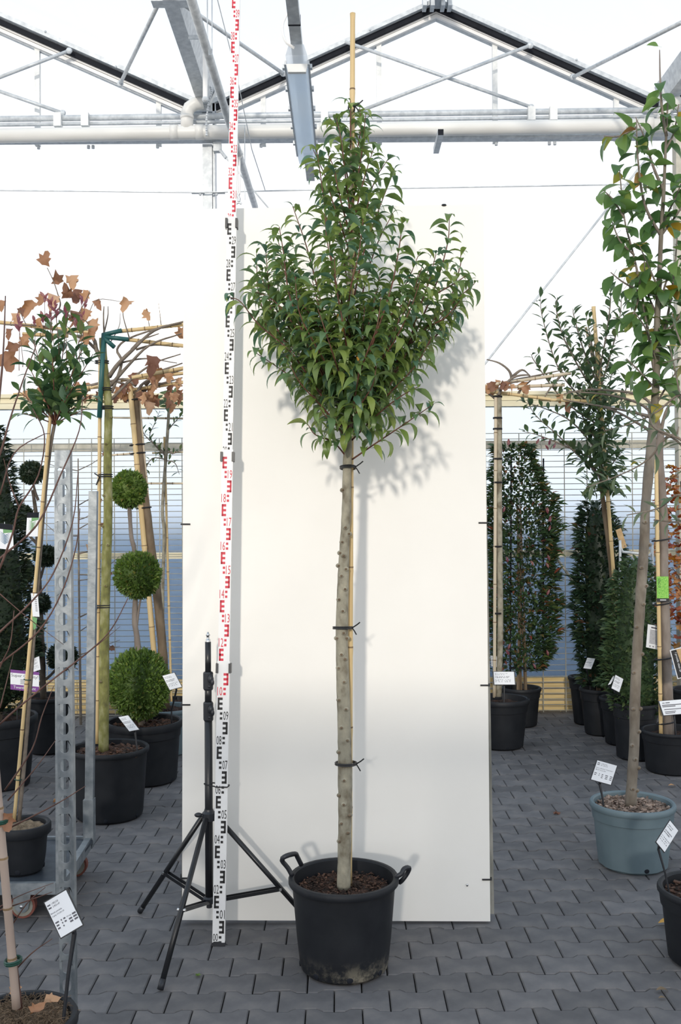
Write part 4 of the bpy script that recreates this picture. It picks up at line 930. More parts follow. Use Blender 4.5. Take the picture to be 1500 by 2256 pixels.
for pts, r in (([(240, 830), (262, 800), (295, 768), (340, 728), (405, 708)], .014), ([(243, 850), (280, 808), (330, 760), (400, 735)], .011), ([(246, 866), (268, 800), (258, 770), (285, 745), (360, 720), (400, 712)], .009), ([(245, 880), (290, 835), (340, 800), (398, 780)], .009),
              ([(228, 800), (212, 770), (205, 745), (165, 705), (128, 680)], .015), ([(212, 770), (180, 745), (100, 720), (10, 715)], .010), ([(130, 682), (133, 668), (128, 650), (118, 620), (104, 590)], .005), ([(300, 770), (340, 760), (395, 765)], .007), ([(230, 760), (228, 700), (229, 675)], .006),
              ([(225, 750), (237, 700), (238, 675)], .005), ([(285, 745), (272, 700), (271, 675)], .004), ([(355, 718), (352, 690), (347, 650)], .004), ([(330, 730), (326, 700), (320, 694)], .003), ([(290, 770), (310, 750), (350, 735)], .008), ([(262, 800), (320, 790), (390, 800)], .006), ([(240, 760), (262, 720), (265, 690)], .003), ([(175, 715), (195, 690), (215, 660), (270, 665)], .003),
              ([(165, 705), (190, 660), (198, 640)], .004), ([(60, 720), (50, 700), (42, 680)], .003), ([(210, 735), (170, 690), (110, 690)], .004)):
    dy = random.Random(len(pts) + int(pts[-1][0])).uniform(-.18, .18); limb(pxpath([(x, y, dy * i / len(pts)) for i, (x, y) in enumerate(pts)], YA, 4), r, r * .4, 6, .08).build('branch', 'twig_grey', t, smooth=True)
for y in (800, 858, 905, 1052, 1350):
    g = MB(); i = min(range(len(tpath2)), key=lambda k: abs(P(0, y, YA).z - tpath2[k].z))
    for k in (0, .012): ring(g, tpath2[i] + Vector((-.012, 0, k)), (0, 0, 1), .04, .0035, 14, ry=.03)
    if y > 1000: q = tpath2[i] + Vector((-.045, -.01, 0)); g.tube([q, q + Vector((-.02, 0, -.05))], .004, 5); g.tube([q, q + Vector((-.03, 0, .02))], .004, 5)
    g.build('tie', 'tie_black', t)
DP = [plane_proto(k, .55 + .1 * (k % 4)) for k in range(6)]; DM = [mesh_of('dry_leaf', q, 'leaf_dry') for q in DP]
rg = random.Random(14); dl = []
for x, y, s in ((93, 596, .09), (157, 616, .10), (70, 672, .11), (97, 660, .08), (122, 660, .10), (128, 640, .09), (165, 650, .10), (150, 670, .09), (178, 700, .13), (195, 652, .08), (40, 700, .09), (45, 690, .07), (12, 785, .13), (35, 765, .11), (280, 668, .10), (318, 694, .08), (344, 796, .12), (355, 822, .10), (396, 758, .10), (2, 672, .07), (84, 712, .08), (205, 715, .09), (213, 670, .07), (62, 748, .07), (52, 775, .08), (190, 690, .09), (200, 730, .08), (160, 722, .09), (25, 735, .07), (400, 735, .06), (185, 745, .08), (158, 640, .05)):
    dl.append(frame(P(x, y - 12, YA + rg.uniform(-.15, .1)), (rg.uniform(-.6, .6), rg.uniform(-.4, .1), -1 if rg.random() < .75 else .5), (rg.uniform(-.3, .3), -1, .3), s * 1.05, rg.uniform(-.5, .5)))
leaf_parts('dry_leaf', dl, DM, t)
# ---- clipped thuja with three balls
def clip_ball(t, ctr, r, n, m, seed, squash=1.0, size=.03):
    """tight mass of small upright sprays on a ball, plus its dark inner twig core"""
    rg = random.Random(seed); pr = [small_proto(.35), small_proto(.55)]; mats = []
    for i in range(n):
        z = rg.uniform(-1, 1); a = rg.uniform(0, 6.283); q = math.sqrt(1 - z * z); nrm = Vector((q * math.cos(a), q * math.sin(a), z))
        k = rg.uniform(.86, 1.0) * (1 + .03 * math.sin(a * 5 + z * 7)); p = Vector(ctr) + Vector((nrm.x * r * k, nrm.y * r * k, nrm.z * r * k * squash)) - nrm * size * .6
        d = nrm * .8 + Vector((rg.uniform(-.6, .6), rg.uniform(-.6, .6), rg.uniform(-.3, .7))); mats.append(frame(p, d, (rg.uniform(-1, 1), rg.uniform(-1, 1), rg.uniform(-1, 1)), size * rg.uniform(.7, 1.3), rg.uniform(-1, 1)))
    leaf_mass('foliage_ball', mats, pr, m, t)
    MB().ell(ctr, (r * .86, r * .86, r * .86 * squash), 16, 10).build('inner_growth', m, t, smooth=True)
YC = 6.66; c = base_c(318, 1700, YC)
t = thing('potted_ball_conifer', 'conifer clipped into three stacked green balls in wide black tub', 'potted conifer', c)
po, so, rs, sz = pot(t, c, .252, .215, .40, lip=.05, soilz=.36, holes=6, seed=6, collar=True); chips(so, c, rs, sz, 260, .03, 'bark_chip', 9)
limb(pxpath([(312, 1600), (303, 1420), (297, 1370), (298, 1300), (296, 1215), (289, 1180), (284, 1100)], YC, 5), .022, .013, 8, .08).build('trunk', 'bark_plum', t, smooth=True)
limb(pxpath([(300, 1390), (306, 1340), (312, 1310)], YC, 4), .009, .006, 6).build('branch', 'bark_plum', t)
s = 2193 / YC
clip_ball(t, P(306, 1508, YC), 71 / s, 5200, 'leaf_thuja', 31, 1.14, .030); clip_ball(t, P(303, 1267, YC), 53 / s, 3200, 'leaf_thuja', 32, 1.02, .030); clip_ball(t, P(284, 1078, YC), 40 / s, 2200, 'leaf_thuja', 33, 1.08, .030)
# ---- second roof-trained tree behind, pale blue pot
YD = 7.45; c = base_c(366, 1640, YD)
t = thing('potted_plane_tree', 'brown leaning trunk with thick bamboo pole and withered leaves in blue pot', 'potted tree', c)
po, so, rs, sz = pot(t, c, .215, .17, .34, m='pot_blue', lip=.03, soilz=.31, seed=7); 
bamboo('pole', P(350, 1560, YD), P(286, 845, YD), .021, t, 'bamboo', 8, 3)
tb = pxpath([(364, 1560), (357, 1420), (345, 1300), (330, 1180), (318, 1080), (308, 980), (302, 900), (302, 860)], YD + .02, 5); limb(tb, .036, .024, 10, .06).build('trunk', 'bark_brown', t, smooth=True)
bamboo('cane', P(368, 1560, YD + .02), P(306, 880, YD + .02), .011, t, 'bamboo_pale', 8, 3)
for y in (880, 985, 1003, 1125):
    g = MB(); i = min(range(len(tb)), key=lambda k: abs(P(0, y, YD).z - tb[k].z)); ring(g, tb[i] + Vector((-.02, 0, 0)), (-.1, 0, 1), .055, .006, 14, ry=.035); g.build('tie', 'tie_black', t)
for a, b in (((265, 838), (405, 822)), ((240, 850), (30, 870)), ((60, 866), (200, 858)), ((330, 830), (405, 812)), ((270, 862), (405, 842))): bamboo('frame_cane', P(*a, YD), P(*b, YD + .1), .014, t, 'bamboo', 5)
rg = random.Random(17)
for pts in ([(302, 865), (315, 845), (345, 830), (400, 815)], [(302, 870), (280, 850), (240, 840), (150, 860), (60, 872)], [(305, 880), (330, 850), (360, 845), (402, 850)], [(300, 850), (270, 835), (200, 850)], [(320, 850), (350, 820), (402, 800)], [(310, 860), (340, 850), (402, 832)]): limb(pxpath(pts, YD + rg.uniform(-.1, .1), 4), .013, .005, 6, .1).build('branch', 'twig_grey', t, smooth=True)
dl = []
for i in range(58):
    x = rg.choice([rg.uniform(255, 400), rg.uniform(255, 400), rg.uniform(40, 230)]); y = rg.uniform(828, 880) if x > 230 else rg.uniform(848, 885)
    if 270 < x < 400 and rg.random() < .3: y = rg.uniform(870, 898)
    dl.append(frame(P(x, y - 8, YD + rg.uniform(-.25, .2)), (rg.uniform(-.5, .5), rg.uniform(-.3, .3), -1), (rg.uniform(-.4, .4), -1, .2), rg.uniform(.06, .11), rg.uniform(-.6, .6)))
leaf_parts('dry_leaf', dl, DM, t)
# ---- thin espaliered tree right of it
YE = 8.1; c = base_c(385, 1600, YE)
t = thing('potted_espalier', 'thin grey espaliered tree on cross canes with sparse small leaves', 'potted tree', c)
pot(t, c, .16, .13, .28, soilz=.25, seed=8, holes=4)
limb(pxpath([(372, 1560), (360, 1430), (358, 1300), (362, 1180), (358, 1120), (366, 1000), (370, 940), (373, 880)], YE, 5), .017, .012, 8, .05).build('trunk', 'bark_grey', t, smooth=True)
bamboo('cane', P(378, 1560, YE + .02), P(362, 960, YE + .02), .010, t, 'bamboo', 8)
for a, b in (((310, 1065), (404, 1065)), ((250, 920), (404, 922)), ((335, 998), (404, 996)), ((245, 1003), (300, 998))): bamboo('cross_cane', P(*a, YE + .03), P(*b, YE + .03), .009, t, 'bamboo_pale', 4)
rg = random.Random(19); lv = []
for pts in ([(366, 1005), (345, 985), (330, 960), (340, 935), (352, 905)], [(366, 1012), (335, 1010), (318, 1040), (322, 1050)], [(368, 950), (385, 930), (400, 915)], [(366, 1015), (385, 1020), (395, 1045)], [(370, 990), (380, 1000), (402, 990)], [(372, 900), (360, 885), (350, 880)], [(373, 885), (385, 870), (398, 868)], [(366, 1000), (320, 960), (312, 930)]):
    path = pxpath([(x, y, rg.uniform(-.06, .02) if i else 0) for i, (x, y) in enumerate(pts)], YE, 4); limb(path, .006, .002, 5).build('branch', 'twig_grey', t); lv += along(path, .022, rg, start=.03, s0=.055, s1=.06)
for i in range(30): lv.append(frame(P(rg.uniform(350, 400), rg.uniform(858, 900), YE + rg.uniform(-.1, .1)), (rg.uniform(-1, 1), -.3, rg.uniform(-1, .2)), (0, -1, .4), .07))
leaf_parts('leaf', lv, [mesh_of('leaf', q, 'leaf_mid') for q in OV], t)
# ---- dark conifer at the edge
YG = 6.55; c = base_c(-4, 1700, YG)
def cone_bush(t, prof, Y, cx, n, m, size, seed, protos=None, depth=1.0, dirup=.4, core=True, corek=.72):
    """foliage filling a body given by pixel half-widths at heights"""
    rg = random.Random(seed); ys = [p[0] for p in prof]; hw = [p[1] for p in prof]; cs = [p[2] if len(p) > 2 else cx for p in prof]; s = 2193 / Y; mats = []; protos = protos or [small_proto(.4)]
    o = sorted(range(len(ys)), key=lambda i: ys[i]); ys = [ys[i] for i in o]; hw = [hw[i] for i in o]; cs = [cs[i] for i in o]
    wts = np.array([np.interp(y, ys, hw) for y in np.linspace(ys[0], ys[-1], 60)]); wts = np.cumsum(wts) / wts.sum()
    for i in range(n):
        y = np.interp(rg.random(), wts, np.linspace(ys[0], ys[-1], 60)); h = np.interp(y, ys, hw) / s; cc = np.interp(y, ys, cs); a = rg.uniform(0, 6.283); k = rg.uniform(.55, 1.04) ** .6
        bump = 1 + .10 * math.sin(a * 4 + y * .03 + seed) + .08 * math.sin(y * .11 + a * 2)
        p = P(cc, y, Y) + Vector((math.cos(a) * h * k * bump, math.sin(a) * h * k * depth * bump, 0))
        d = Vector((math.cos(a), math.sin(a), dirup)) + Vector((rg.uniform(-.5, .5), rg.uniform(-.5, .5), rg.uniform(-.6, .6)))
        mats.append(frame(p, d, (rg.uniform(-.4, .4), rg.uniform(-.6, .2), 1), size * rg.uniform(.7, 1.25), rg.uniform(-.6, .6)))
    if core:
        g = MB(); pts = [P(np.interp(y, ys, cs), y, Y) for y in np.linspace(ys[0], ys[-1], 14)]; rr = [max(.01, np.interp(y, ys, hw) / s * corek * (1 if 0 < i < 13 else .3)) for i, y in enumerate(np.linspace(ys[0], ys[-1], 14))]
        g.tube(pts, rr, 12)
        if depth != 1: g.v = [(x, Y + (yy - Y) * depth, z) for x, yy, z in g.v]
        g.build('inner_growth', m, t, smooth=True)
    return mats, protos
t = thing('potted_conifer', 'tall dark conifer in black tub beside the purple quality sign', 'potted conifer', c)
po, so, rs, sz = pot(t, c, .252, .20, .46, lip=.05, soilz=.42, seed=9)
mats, pr = cone_bush(t, [(945, 8), (1000, 25), (1100, 42), (1250, 68), (1400, 82), (1500, 78), (1570, 40)], YG, -6, 6500, 'leaf_yew', .05, 41)
leaf_mass('foliage', mats, pr, 'leaf_yew', t); limb([c + Vector((0, 0, .4)), c + Vector((0, 0, 1.9))], .03, .015, 8).build('trunk', 'bark_dark', t)
# ---- cloud-pruned yew
YH = 7.5; c = base_c(106, 1640, YH)
t = thing('potted_cloud_yew', 'dark cloud-pruned yew with small round pads in black pot', 'potted conifer', c)
pot(t, c, .19, .135, .42, lip=.03, soilz=.385, seed=10)
s = 2193 / YH
limb(pxpath([(96, 1545), (92, 1440), (88, 1330), (84, 1220), (80, 1140), (72, 1080)], YH, 4), .026, .012, 8, .1).build('trunk', 'bark_dark', t, smooth=True)
for i, (x, y, r) in enumerate(((70, 1042, 28), (46, 1140, 30), (100, 1225, 25), (52, 1260, 26), (86, 1330, 25), (138, 1448, 34), (70, 1430, 30))):
    clip_ball(t, P(x, y, YH), r / s, 1100, 'leaf_yew', 50 + i, .95, .032); limb(pxpath([(84, y + 60), ((84 + x) / 2, y + 40), (x, y + 8)], YH, 4), .012, .008, 6).build('branch', 'bark_dark', t)
# ---- sparse bare shrub behind the post
t = thing('bare_shrub', 'bare twiggy shrub with a few withered leaves before the mesh', 'shrub', base_c(178, 1560, 8.4))
rg = random.Random(23); sl = []
for i in range(16):
    y = rg.uniform(1010, 1480); x = 172; L = rg.uniform(40, 95) * rg.choice([1, 1, -1, .8]); path = pxpath([(x, y), (x + L * .5, y - 10 + rg.uniform(-8, 8)), (x + L, y - 22 + rg.uniform(-25, 15))], 8.4, 4)
    limb(path, .005, .002, 5).build('twig', 'twig_grey', t)
    if rg.random() < .8: sl.append(frame(path[-1 - rg.randrange(4)], (rg.uniform(-1, 1), 0, rg.uniform(-1, 1)), (0, -1, 0), rg.uniform(.04, .07)))
limb(pxpath([(178, 1597), (174, 1300), (172, 1010)], 8.4, 5), .012, .005, 6).build('stem', 'twig_grey', t); leaf_parts('dry_leaf', sl, DM, t)
# ---- foreground birch, label and fallen leaves
YI = 2.86; c = Vector((P(42, 2240, YI).x, YI, 0))
t = thing('potted_birch', 'leafless weeping birch with coir-covered pot beside the slotted post', 'potted tree', c)
po, so, rs, sz = pot(t, c, .165, .125, .315, lip=.03, soilz=.30, soil='coir', seed=12, soil_amp=.012)
rg = random.Random(29); g = MB()
for i in range(900):
    a = rg.uniform(0, 6.28); r = rs * math.sqrt(rg.random()); p = Vector((c.x + r * math.cos(a), c.y + r * math.sin(a), sz + rg.uniform(0, .012))); q = p + Vector((rg.uniform(-.03, .03), rg.uniform(-.03, .03), rg.uniform(-.004, .016)))
    g.tube([p, (p + q) / 2 + Vector((0, 0, .006)), q], .0009, 3, cap=False)
g.build('coir_fibres', 'coir', so, kind='stuff')
bamboo('cane', P(36, 2222, YI - .02), P(-22, 1560, YI - .02), .0125, t, 'bamboo_pink', 6)
limb(pxpath([(44, 2222), (30, 2100), (15, 1950), (0, 1800), (-25, 1560), (-60, 1200), (-70, 900)], YI + .02, 4), .0085, .006, 8).build('trunk', 'twig_birch', t, smooth=True)
for x, y in ((29, 2115), (4, 1806)): g = MB(); ring(g, P(x, y, YI - .01), (-.08, 0, 1), .022, .004, 12, ry=.026); ring(g, P(x, y + 4, YI - .01), (-.08, 0, 1), .022, .004, 12, ry=.026); g.build('tie', 'tie_green', t)
for k, (pts, r) in enumerate((([(-60, 1450), (0, 1392), (70, 1325), (118, 1262), (160, 1150), (172, 1040)], .004), ([(-50, 1500), (0, 1462), (84, 1392), (137, 1303), (168, 1202), (176, 1120)], .0035), ([(-60, 1290), (0, 1230), (81, 1157), (134, 1045), (174, 950), (182, 880)], .004), ([(-40, 1330), (0, 1250), (28, 1174), (42, 1118), (84, 1048), (98, 960), (72, 900)], .004),
        ([(-30, 1640), (0, 1595), (100, 1510), (200, 1432), (246, 1385), (282, 1318)], .0038), ([(11, 1741), (70, 1652), (92, 1579), (118, 1512)], .003), ([(17, 1764), (80, 1690), (123, 1630)], .0028), ([(17, 1826), (123, 1772), (188, 1732)], .003), ([(-30, 1560), (0, 1470), (22, 1420), (31, 1345)], .003), ([(-40, 1100), (0, 1000), (20, 930), (50, 840), (80, 760)], .004), ([(-30, 1150), (0, 860), (8, 760), (12, 652)], .0045), ([(0, 1090), (30, 1000), (90, 960), (110, 955)], .0025),
        ([(22, 2150), (70, 2100), (115, 2068)], .003), ([(0, 2005), (80, 1978), (115, 1965)], .0025), ([(12, 2060), (60, 1990), (100, 1955)], .0025), ([(-20, 2010), (40, 1975), (118, 1945)], .0022), ([(-10, 1300), (60, 1360), (140, 1420)], .002), ([(200, 1432), (235, 1405), (265, 1380)], .0018), ([(42, 1118), (20, 1060), (8, 1010)], .0025), ([(0, 1560), (15, 1500), (30, 1440)], .0022))):
    dd = random.Random(k).uniform(-.12, .15); limb(pxpath([(x, y, dd * i / len(pts)) for i, (x, y) in enumerate(pts)], YI + .03, 4), r, r * .35, 5, .06).build('twig', 'twig_birch', t, smooth=True)
leaf_parts('dry_leaf', [frame(P(10, 1790, YI - .02), (.3, -.2, -1), (0, -1, .2), .06), frame(P(95, 2205, YI), (1, 0, .2), (0, -.4, 1), .05), frame(P(65, 2235, YI - .05), (.6, .2, .4), (0, -.6, 1), .05), frame(P(22, 2190, YI + .06), (.6, .2, .3), (0, -.6, 1), .04)], DM, t)
TX = [(.04, .86, .14, .035, None), (.24, .855, .30, .05, '1.402.550'), (.04, .78, .14, .035, None), (.24, .775, .32, .05, '2.453-c47'), (.04, .62, .50, .055, 'Betula pendula'), (.04, .545, .55, .05, 'Cl.grhp 175-200 CM'), (.05, .37, .16, .04, None), (.30, .37, .05, .04, None), (.42, .37, .09, .04, None), (.58, .36, .20, .045, 'Prijs'), (.82, .36, .16, .045, None), (.05, .29, .12, .04, None), (.30, .29, .05, .04, None), (.42, .29, .09, .04, None), (.62, .285, .14, .045, None), (.82, .285, .16, .045, None), (.05, .21, .12, .04, None), (.3, .21, .05, .04, None), (.62, .21, .14, .045, None), (.82, .21, .16, .045, None)]
stick_tag('large tilted white price tag naming a birch, before the slotted post', [(98, 1989), (145, 1961), (181, 2031), (134, 2066)], YI - .01, (140, 2244), TX, r=.0055)
stick_tag('white price tag in the tub of the mossy trunked tree', [(261, 1580), (282, 1576), (307, 1597), (285, 1611)], YA - .06, (305, 1670), None, 3)
stick_tag('white price tag leaning beside the large clipped conifer ball', [(358, 1489), (384, 1482), (400, 1511), (374, 1520)], YC - .17, (378, 1602), None, 4, FY=YC - .04)
stick_tag('white price tag in front of the dark cloud-pruned yew', [(69, 1452), (86, 1446), (91, 1477), (72, 1481)], YG - .13, (38, 1597), None, 5, FY=YG - .12)
# purple sign and picture tags hung in the conifer
YW = YG - .30
t = thing('quality_sign', 'purple and white sign reading super quality on the dark conifer', 'sign', P(54, 1499, YW))
bl, U, V, N = card(t, [(23, 1475), (86, 1481), (86, 1525), (23, 1519)], YW, 0, lines=(), back=None, m='purple')
g = MB(); o = bl + V * .27 + N * .001; g.add([o, o + U, o + U + V * .58, o + V * .58], [(0, 1, 2, 3)]); g.build('white_field', 'card_white', t)
g = MB(); Un, Vn = U.normalized(), V.normalized(); put_text(g, 'Super Quality!', bl + U * .03 + V * .62 + N * .002, Un, Vn, U.length * .94, V.length * .19)
for k in range(4): q = bl + U * .35 + V * (.53 - k * .065) + N * .002; g.add([q, q + U * .3, q + U * .3 + V * .025, q + V * .025], [(0, 1, 2, 3)])
g.build('lettering', 'print_grey', t); g = MB(); put_text(g, 'Twenthe Plant', bl + U * .11 + V * .08 + N * .002, Un, Vn, U.length * .78, V.length * .14); g.build('lettering', 'card_white', t)
MB().tube([P(54, 1500, YW + .004), P(54, 1500, YW + .3)], .003, 5).build('pin', 'black_plastic', t)
for lb, q, hole in (('picture tag of a blue leafy shoot hung in the conifer', [(-8, 1152), (28, 1156), (31, 1212), (-6, 1208)], (10, 1160)), ('picture tag of a green leafy shoot hung beside the cane', [(60, 1129), (86, 1129), (83, 1186), (57, 1182)], (74, 1135))):
    Yt = YW + (.02 if q[0][0] < 0 else .06); t = thing('picture_tag', lb, 'plant label', P(*hole, Yt)); bl, U, V, N = card(t, q, Yt, 0, back=None)
    MB().add([bl + V * .78 + N * .001, bl + U + V * .78 + N * .001, bl + U + V + N * .001, bl + V + N * .001], [(0, 1, 2, 3)]).build('header', 'rubber', t)
    MB().add([bl + V * .62 + U * .4 + N * .001, bl + U * 1.0 + V * .70 + N * .001, bl + U + V * .78 + N * .001, bl + U * .4 + V * .78 + N * .001], [(0, 1, 2, 3)]).build('band', 'leafprint_green', t)
    g = MB(); rg = random.Random(int(q[0][0]) + 60)
    for k in range(13):
        b0 = bl + U * .5 + V * (.18 + .03 * k) + N * .0015; dx = (1 if k % 2 else -1) * .34; e = b0 + U * dx + V * .16; g.add([b0, b0 + V * .05, e], [(0, 1, 2)])
    g.build('printed_shoot', 'leafprint_blue' if q[0][0] < 0 else 'leafprint_green', t)
    MB().tube([P(*hole, Yt), P(hole[0], hole[1] - 10, Yt + .02), P(hole[0], hole[1], Yt + .3)], .0015, 4).build('string', 'card_white', t)
# fallen leaves and a weed on the paving
fl = [(116, 1768, .07, 'fallen brown leaf lying near the trolley', 'leaf_dry'), (138, 1790, .05, None, None), (1450, 2040, .09, 'curled yellow leaf beside the black pot', 'leaf_yellow'), (1445, 2185, .055, 'pale narrow leaf lying on the paving', 'sand'), (1450, 2200, .035, 'small pale curled leaf under the narrow leaf', 'sand'), (1472, 1733, .06, 'tan leaf lying behind the blue-grey pot', 'dry_leaf'), (1220, 1793, .04, 'little cluster brown leaf right of the panel', 'leaf_dry')]
for x, y, s, lb, m in fl:
    if not lb: continue
    q = PF(x, y, .006); pr = DP[2] if m == 'leaf_dry' else leaf_proto(.36, .9, .5, 6); me = mesh_of('fallen_leaf', pr, m); o = setp(link('fallen_leaf', me), lb, 'leaf', 'fallen leaves on the paving')
    o.matrix_world = frame(q, (1, .25, .05), (0, -.2, 1), s)
    zmin = min((o.matrix_world @ v.co).z for v in me.vertices); o.location.z += .001 - zmin
t = thing('weed', 'tiny green weed in a paving joint by the stand', 'weed', PF(436, 2152)); rg = random.Random(2)
leaf_parts('leaf', [frame(PF(436, 2152) + Vector((0, 0, .002)), (math.cos(a), math.sin(a), .7), (0, 0, 1), .016) for a in (0, 1.3, 2.4, 3.6, 4.9, 5.6)], [mesh_of('leaf', small_proto(.6), 'leaf_thuja')], t)
# ================================================================== right side
# ---- pear tree in the blue-grey pot
YR = 4.98; c = base_c(1394, 1880, YR)
t = thing('potted_pear_tree', 'pear tree with large leaves and knobbly trunk in blue-grey pot', 'potted tree', c)
po, so, rs, sz = pot(t, c, .209, .165, .315, m='pot_blue', lip=.03, soilz=.285, ribs=9, holes=6, seed=21, n=72, soil='soil'); chips(so, c, rs, sz, 700, .022, 'stone_chip', 22)
rg = random.Random(61)
tp3 = [(1389, 1778), (1392, 1720), (1397, 1640), (1398, 1560), (1402, 1460), (1407, 1380), (1413, 1280), (1419, 1200), (1421, 1130), (1427, 1060), (1434, 980), (1441, 900), (1446, 820), (1447, 720), (1452, 620), (1456, 520), (1462, 420), (1466, 330), (1471, 225)]
pth = pxpath(tp3, YR, 4); tw = np.interp(np.linspace(0, 1, len(pth)), [0, .05, .3, .55, .7, .85, 1], [.029, .026, .025, .024, .016, .010, .004]); tw = [k * (1 + rg.uniform(-.05, .09)) for k in tw]
tk = MB().tube(pth, tw, 12).build('trunk', 'bark_pear', t, smooth=True)
knots(tk, pth, tw, YR, ((1396, 1670), (1407, 1690), (1390, 1640), (1404, 1610), (1392, 1560), (1410, 1560), (1394, 1480), (1412, 1440), (1400, 1380), (1420, 1290), (1410, 1250), (1428, 1200), (1418, 1150), (1390, 1735), (1408, 1740), (1414, 1330)), .014, 'bark_pear')
lv = []
PB = [([(1446, 850), (1432, 760), (1412, 640), (1395, 560), (1375, 480), (1364, 365)], 0.0), ([(1447, 780), (1470, 700), (1485, 600), (1492, 520)], .05), ([(1452, 640), (1430, 590), (1408, 540)], -.1), ([(1456, 520), (1420, 450), (1405, 350), (1402, 262)], -.05), ([(1450, 700), (1425, 640), (1418, 560)], .1), ([(1462, 420), (1440, 370), (1418, 300), (1400, 258)], .05), ([(1468, 300), (1458, 240), (1454, 170), (1453, 110)], -.02), ([(1466, 330), (1485, 290), (1495, 230)], 0), ([(1446, 860), (1410, 820), (1380, 790)], -.1), ([(1440, 900), (1475, 840), (1505, 800)], -.1), ([(1456, 500), (1490, 430), (1510, 380)], .05), ([(1447, 800), (1425, 730), (1400, 690)], -.15), ([(1450, 680), (1475, 600), (1505, 560)], -.12), ([(1395, 560), (1365, 530), (1345, 480)], 0), ([(1375, 480), (1350, 440), (1330, 420)], 0), ([(1405, 640), (1370, 620), (1345, 600)], 0), ([(1402, 280), (1365, 300), (1330, 300)], 0), ([(1412, 640), (1390, 700), (1350, 700)], -.05), ([(1447, 780), (1500, 690), (1545, 600), (1560, 480)], .05), ([(1456, 520), (1510, 440), (1540, 340)], -.05), ([(1447, 740), (1510, 700), (1570, 680)], -.1)]
for pts, dy in PB:
    path = pxpath([(x, y, dy * i / (len(pts) - 1)) for i, (x, y) in enumerate(pts)], YR, 5); limb(path, .009 if len(pts) > 3 else .006, .0025, 6, .06).build('branch', 'bark_plum', t, smooth=True)
    L = along(path, .029, rg, start=.03, s0=.132, s1=.105, outlift=-.75, lean=.2)
    if pts[-1][1] < 200: L = [M for M in L if M.translation.z < P(0, 190, YR).z]
    lv += L
PR = [leaf_proto(.60, .9, .30, 6, .8, .3, .36), leaf_proto(.56, 1.4, .25, 6, .8, .3, .36), leaf_proto(.64, .5, .35, 6, .8, .3, .36)]
lv.append(frame(P(1450, 102, YR), (-.6, 0, .2), (0, -1, .5), .06))
lv.sort(key=lambda M: M.translation.y); leaf_mass('foliage', lv[300:], PR, 'leaf_pear', t); lv = lv[:300]; leaf_parts('leaf', lv, [mesh_of('leaf', q, 'leaf_pear') for q in PR], t); print('PEAR', len(lv))
stick_tag('white price tag naming a pear, standing in the blue-grey pot', [(1316, 1675), (1359, 1687), (1345, 1733), (1302, 1717)], YR - .03, (1332, 1792), [(.05, .88, .12, .035, None), (.24, .87, .3, .05, '1.402.326'), (.05, .80, .12, .035, None), (.24, .79, .34, .05, 'Nr. 28 4 d1'), (.05, .62, .86, .06, "Pyrus calleryana 'Chanticleer'"), (.05, .53, .5, .055, '180 ST 14-16 CM'), (.05, .36, .12, .035, None), (.28, .36, .04, .035, None), (.42, .36, .08, .035, None), (.6, .36, .14, .035, None), (.84, .36, .12, .035, None), (.05, .28, .10, .035, None), (.28, .28, .04, .035, None), (.42, .28, .08, .035, None), (.62, .28, .12, .035, None), (.84, .28, .12, .035, None), (.42, .20, .08, .035, None), (.62, .20, .12, .035, None), (.84, .20, .12, .035, None)])
# ---- black pot at the edge with a grey-leaved tree
YX = 3.90; c = Vector((P(1452, 1960, YX).x + .205, YX, 0))
t = thing('potted_grey_tree', 'grey narrow-leaved tree in black pot beside the blue-grey pot', 'potted tree', c)
po, so, rs, sz = pot(t, c, .205, .165, .285, lip=.025, soilz=.25, seed=23); chips(so, c, rs, sz, 240, .02, 'bark_chip', 24)
limb([c + Vector((.02, 0, .25)), c + Vector((.04, .02, .9)), c + Vector((.05, .0, 1.6)), c + Vector((.04, .05, 2.3)), c + Vector((.02, .02, 2.9))], .02, .008, 8).build('trunk', 'bark_pear', t, smooth=True)
rg = random.Random(66); lv = []
for pts in ([(1560, 1020), (1480, 960), (1430, 1010), (1380, 1040), (1290, 1075)], [(1560, 900), (1500, 870), (1450, 905), (1400, 930), (1330, 950)], [(1560, 1150), (1500, 1090), (1450, 1120), (1380, 1135)], [(1560, 860), (1520, 800), (1490, 730), (1480, 690)], [(1560, 1080), (1500, 980), (1450, 950), (1400, 905)], [(1560, 980), (1510, 920), (1490, 830), (1475, 760)], [(1560, 1180), (1520, 1150), (1480, 1150), (1440, 1145)], [(1480, 960), (1440, 940), (1425, 900)], [(1560, 820), (1510, 790), (1460, 800)], [(1575, 1100), (1640, 1000), (1680, 880), (1690, 780)], [(1575, 980), (1640, 860), (1660, 740)], [(1570, 860), (1600, 740), (1600, 600)], [(1575, 1150), (1660, 1100), (1720, 1040)], [(1570, 900), (1560, 760), (1550, 620)], [(1570, 1050), (1600, 930), (1620, 800)]):
    path = pxpath([(x, y, (i * .05)) for i, (x, y) in enumerate(pts)], YX, 5); limb(path, .006, .002, 6).build('branch', 'twig_grey', t, smooth=True); lv += along(path, .03, rg, start=.06, s0=.085, s1=.075, outlift=.0, lean=.7)
OL = [leaf_proto(.26, .8, .3, 5, .9, .1), leaf_proto(.24, 1.3, .3, 5, .9, .1), leaf_proto(.28, .4, .35, 5, .9, .1)]
leaf_parts('leaf', lv, [mesh_of('leaf', q, 'leaf_greyish') for q in OL], t)
stick_tag('tilted white price tag in the black pot beside the blue-grey pot', [(1476, 1808), (1494, 1830), (1464, 1879), (1446, 1855)], YX - .02, (1478, 1984), None, 7, r=.004)
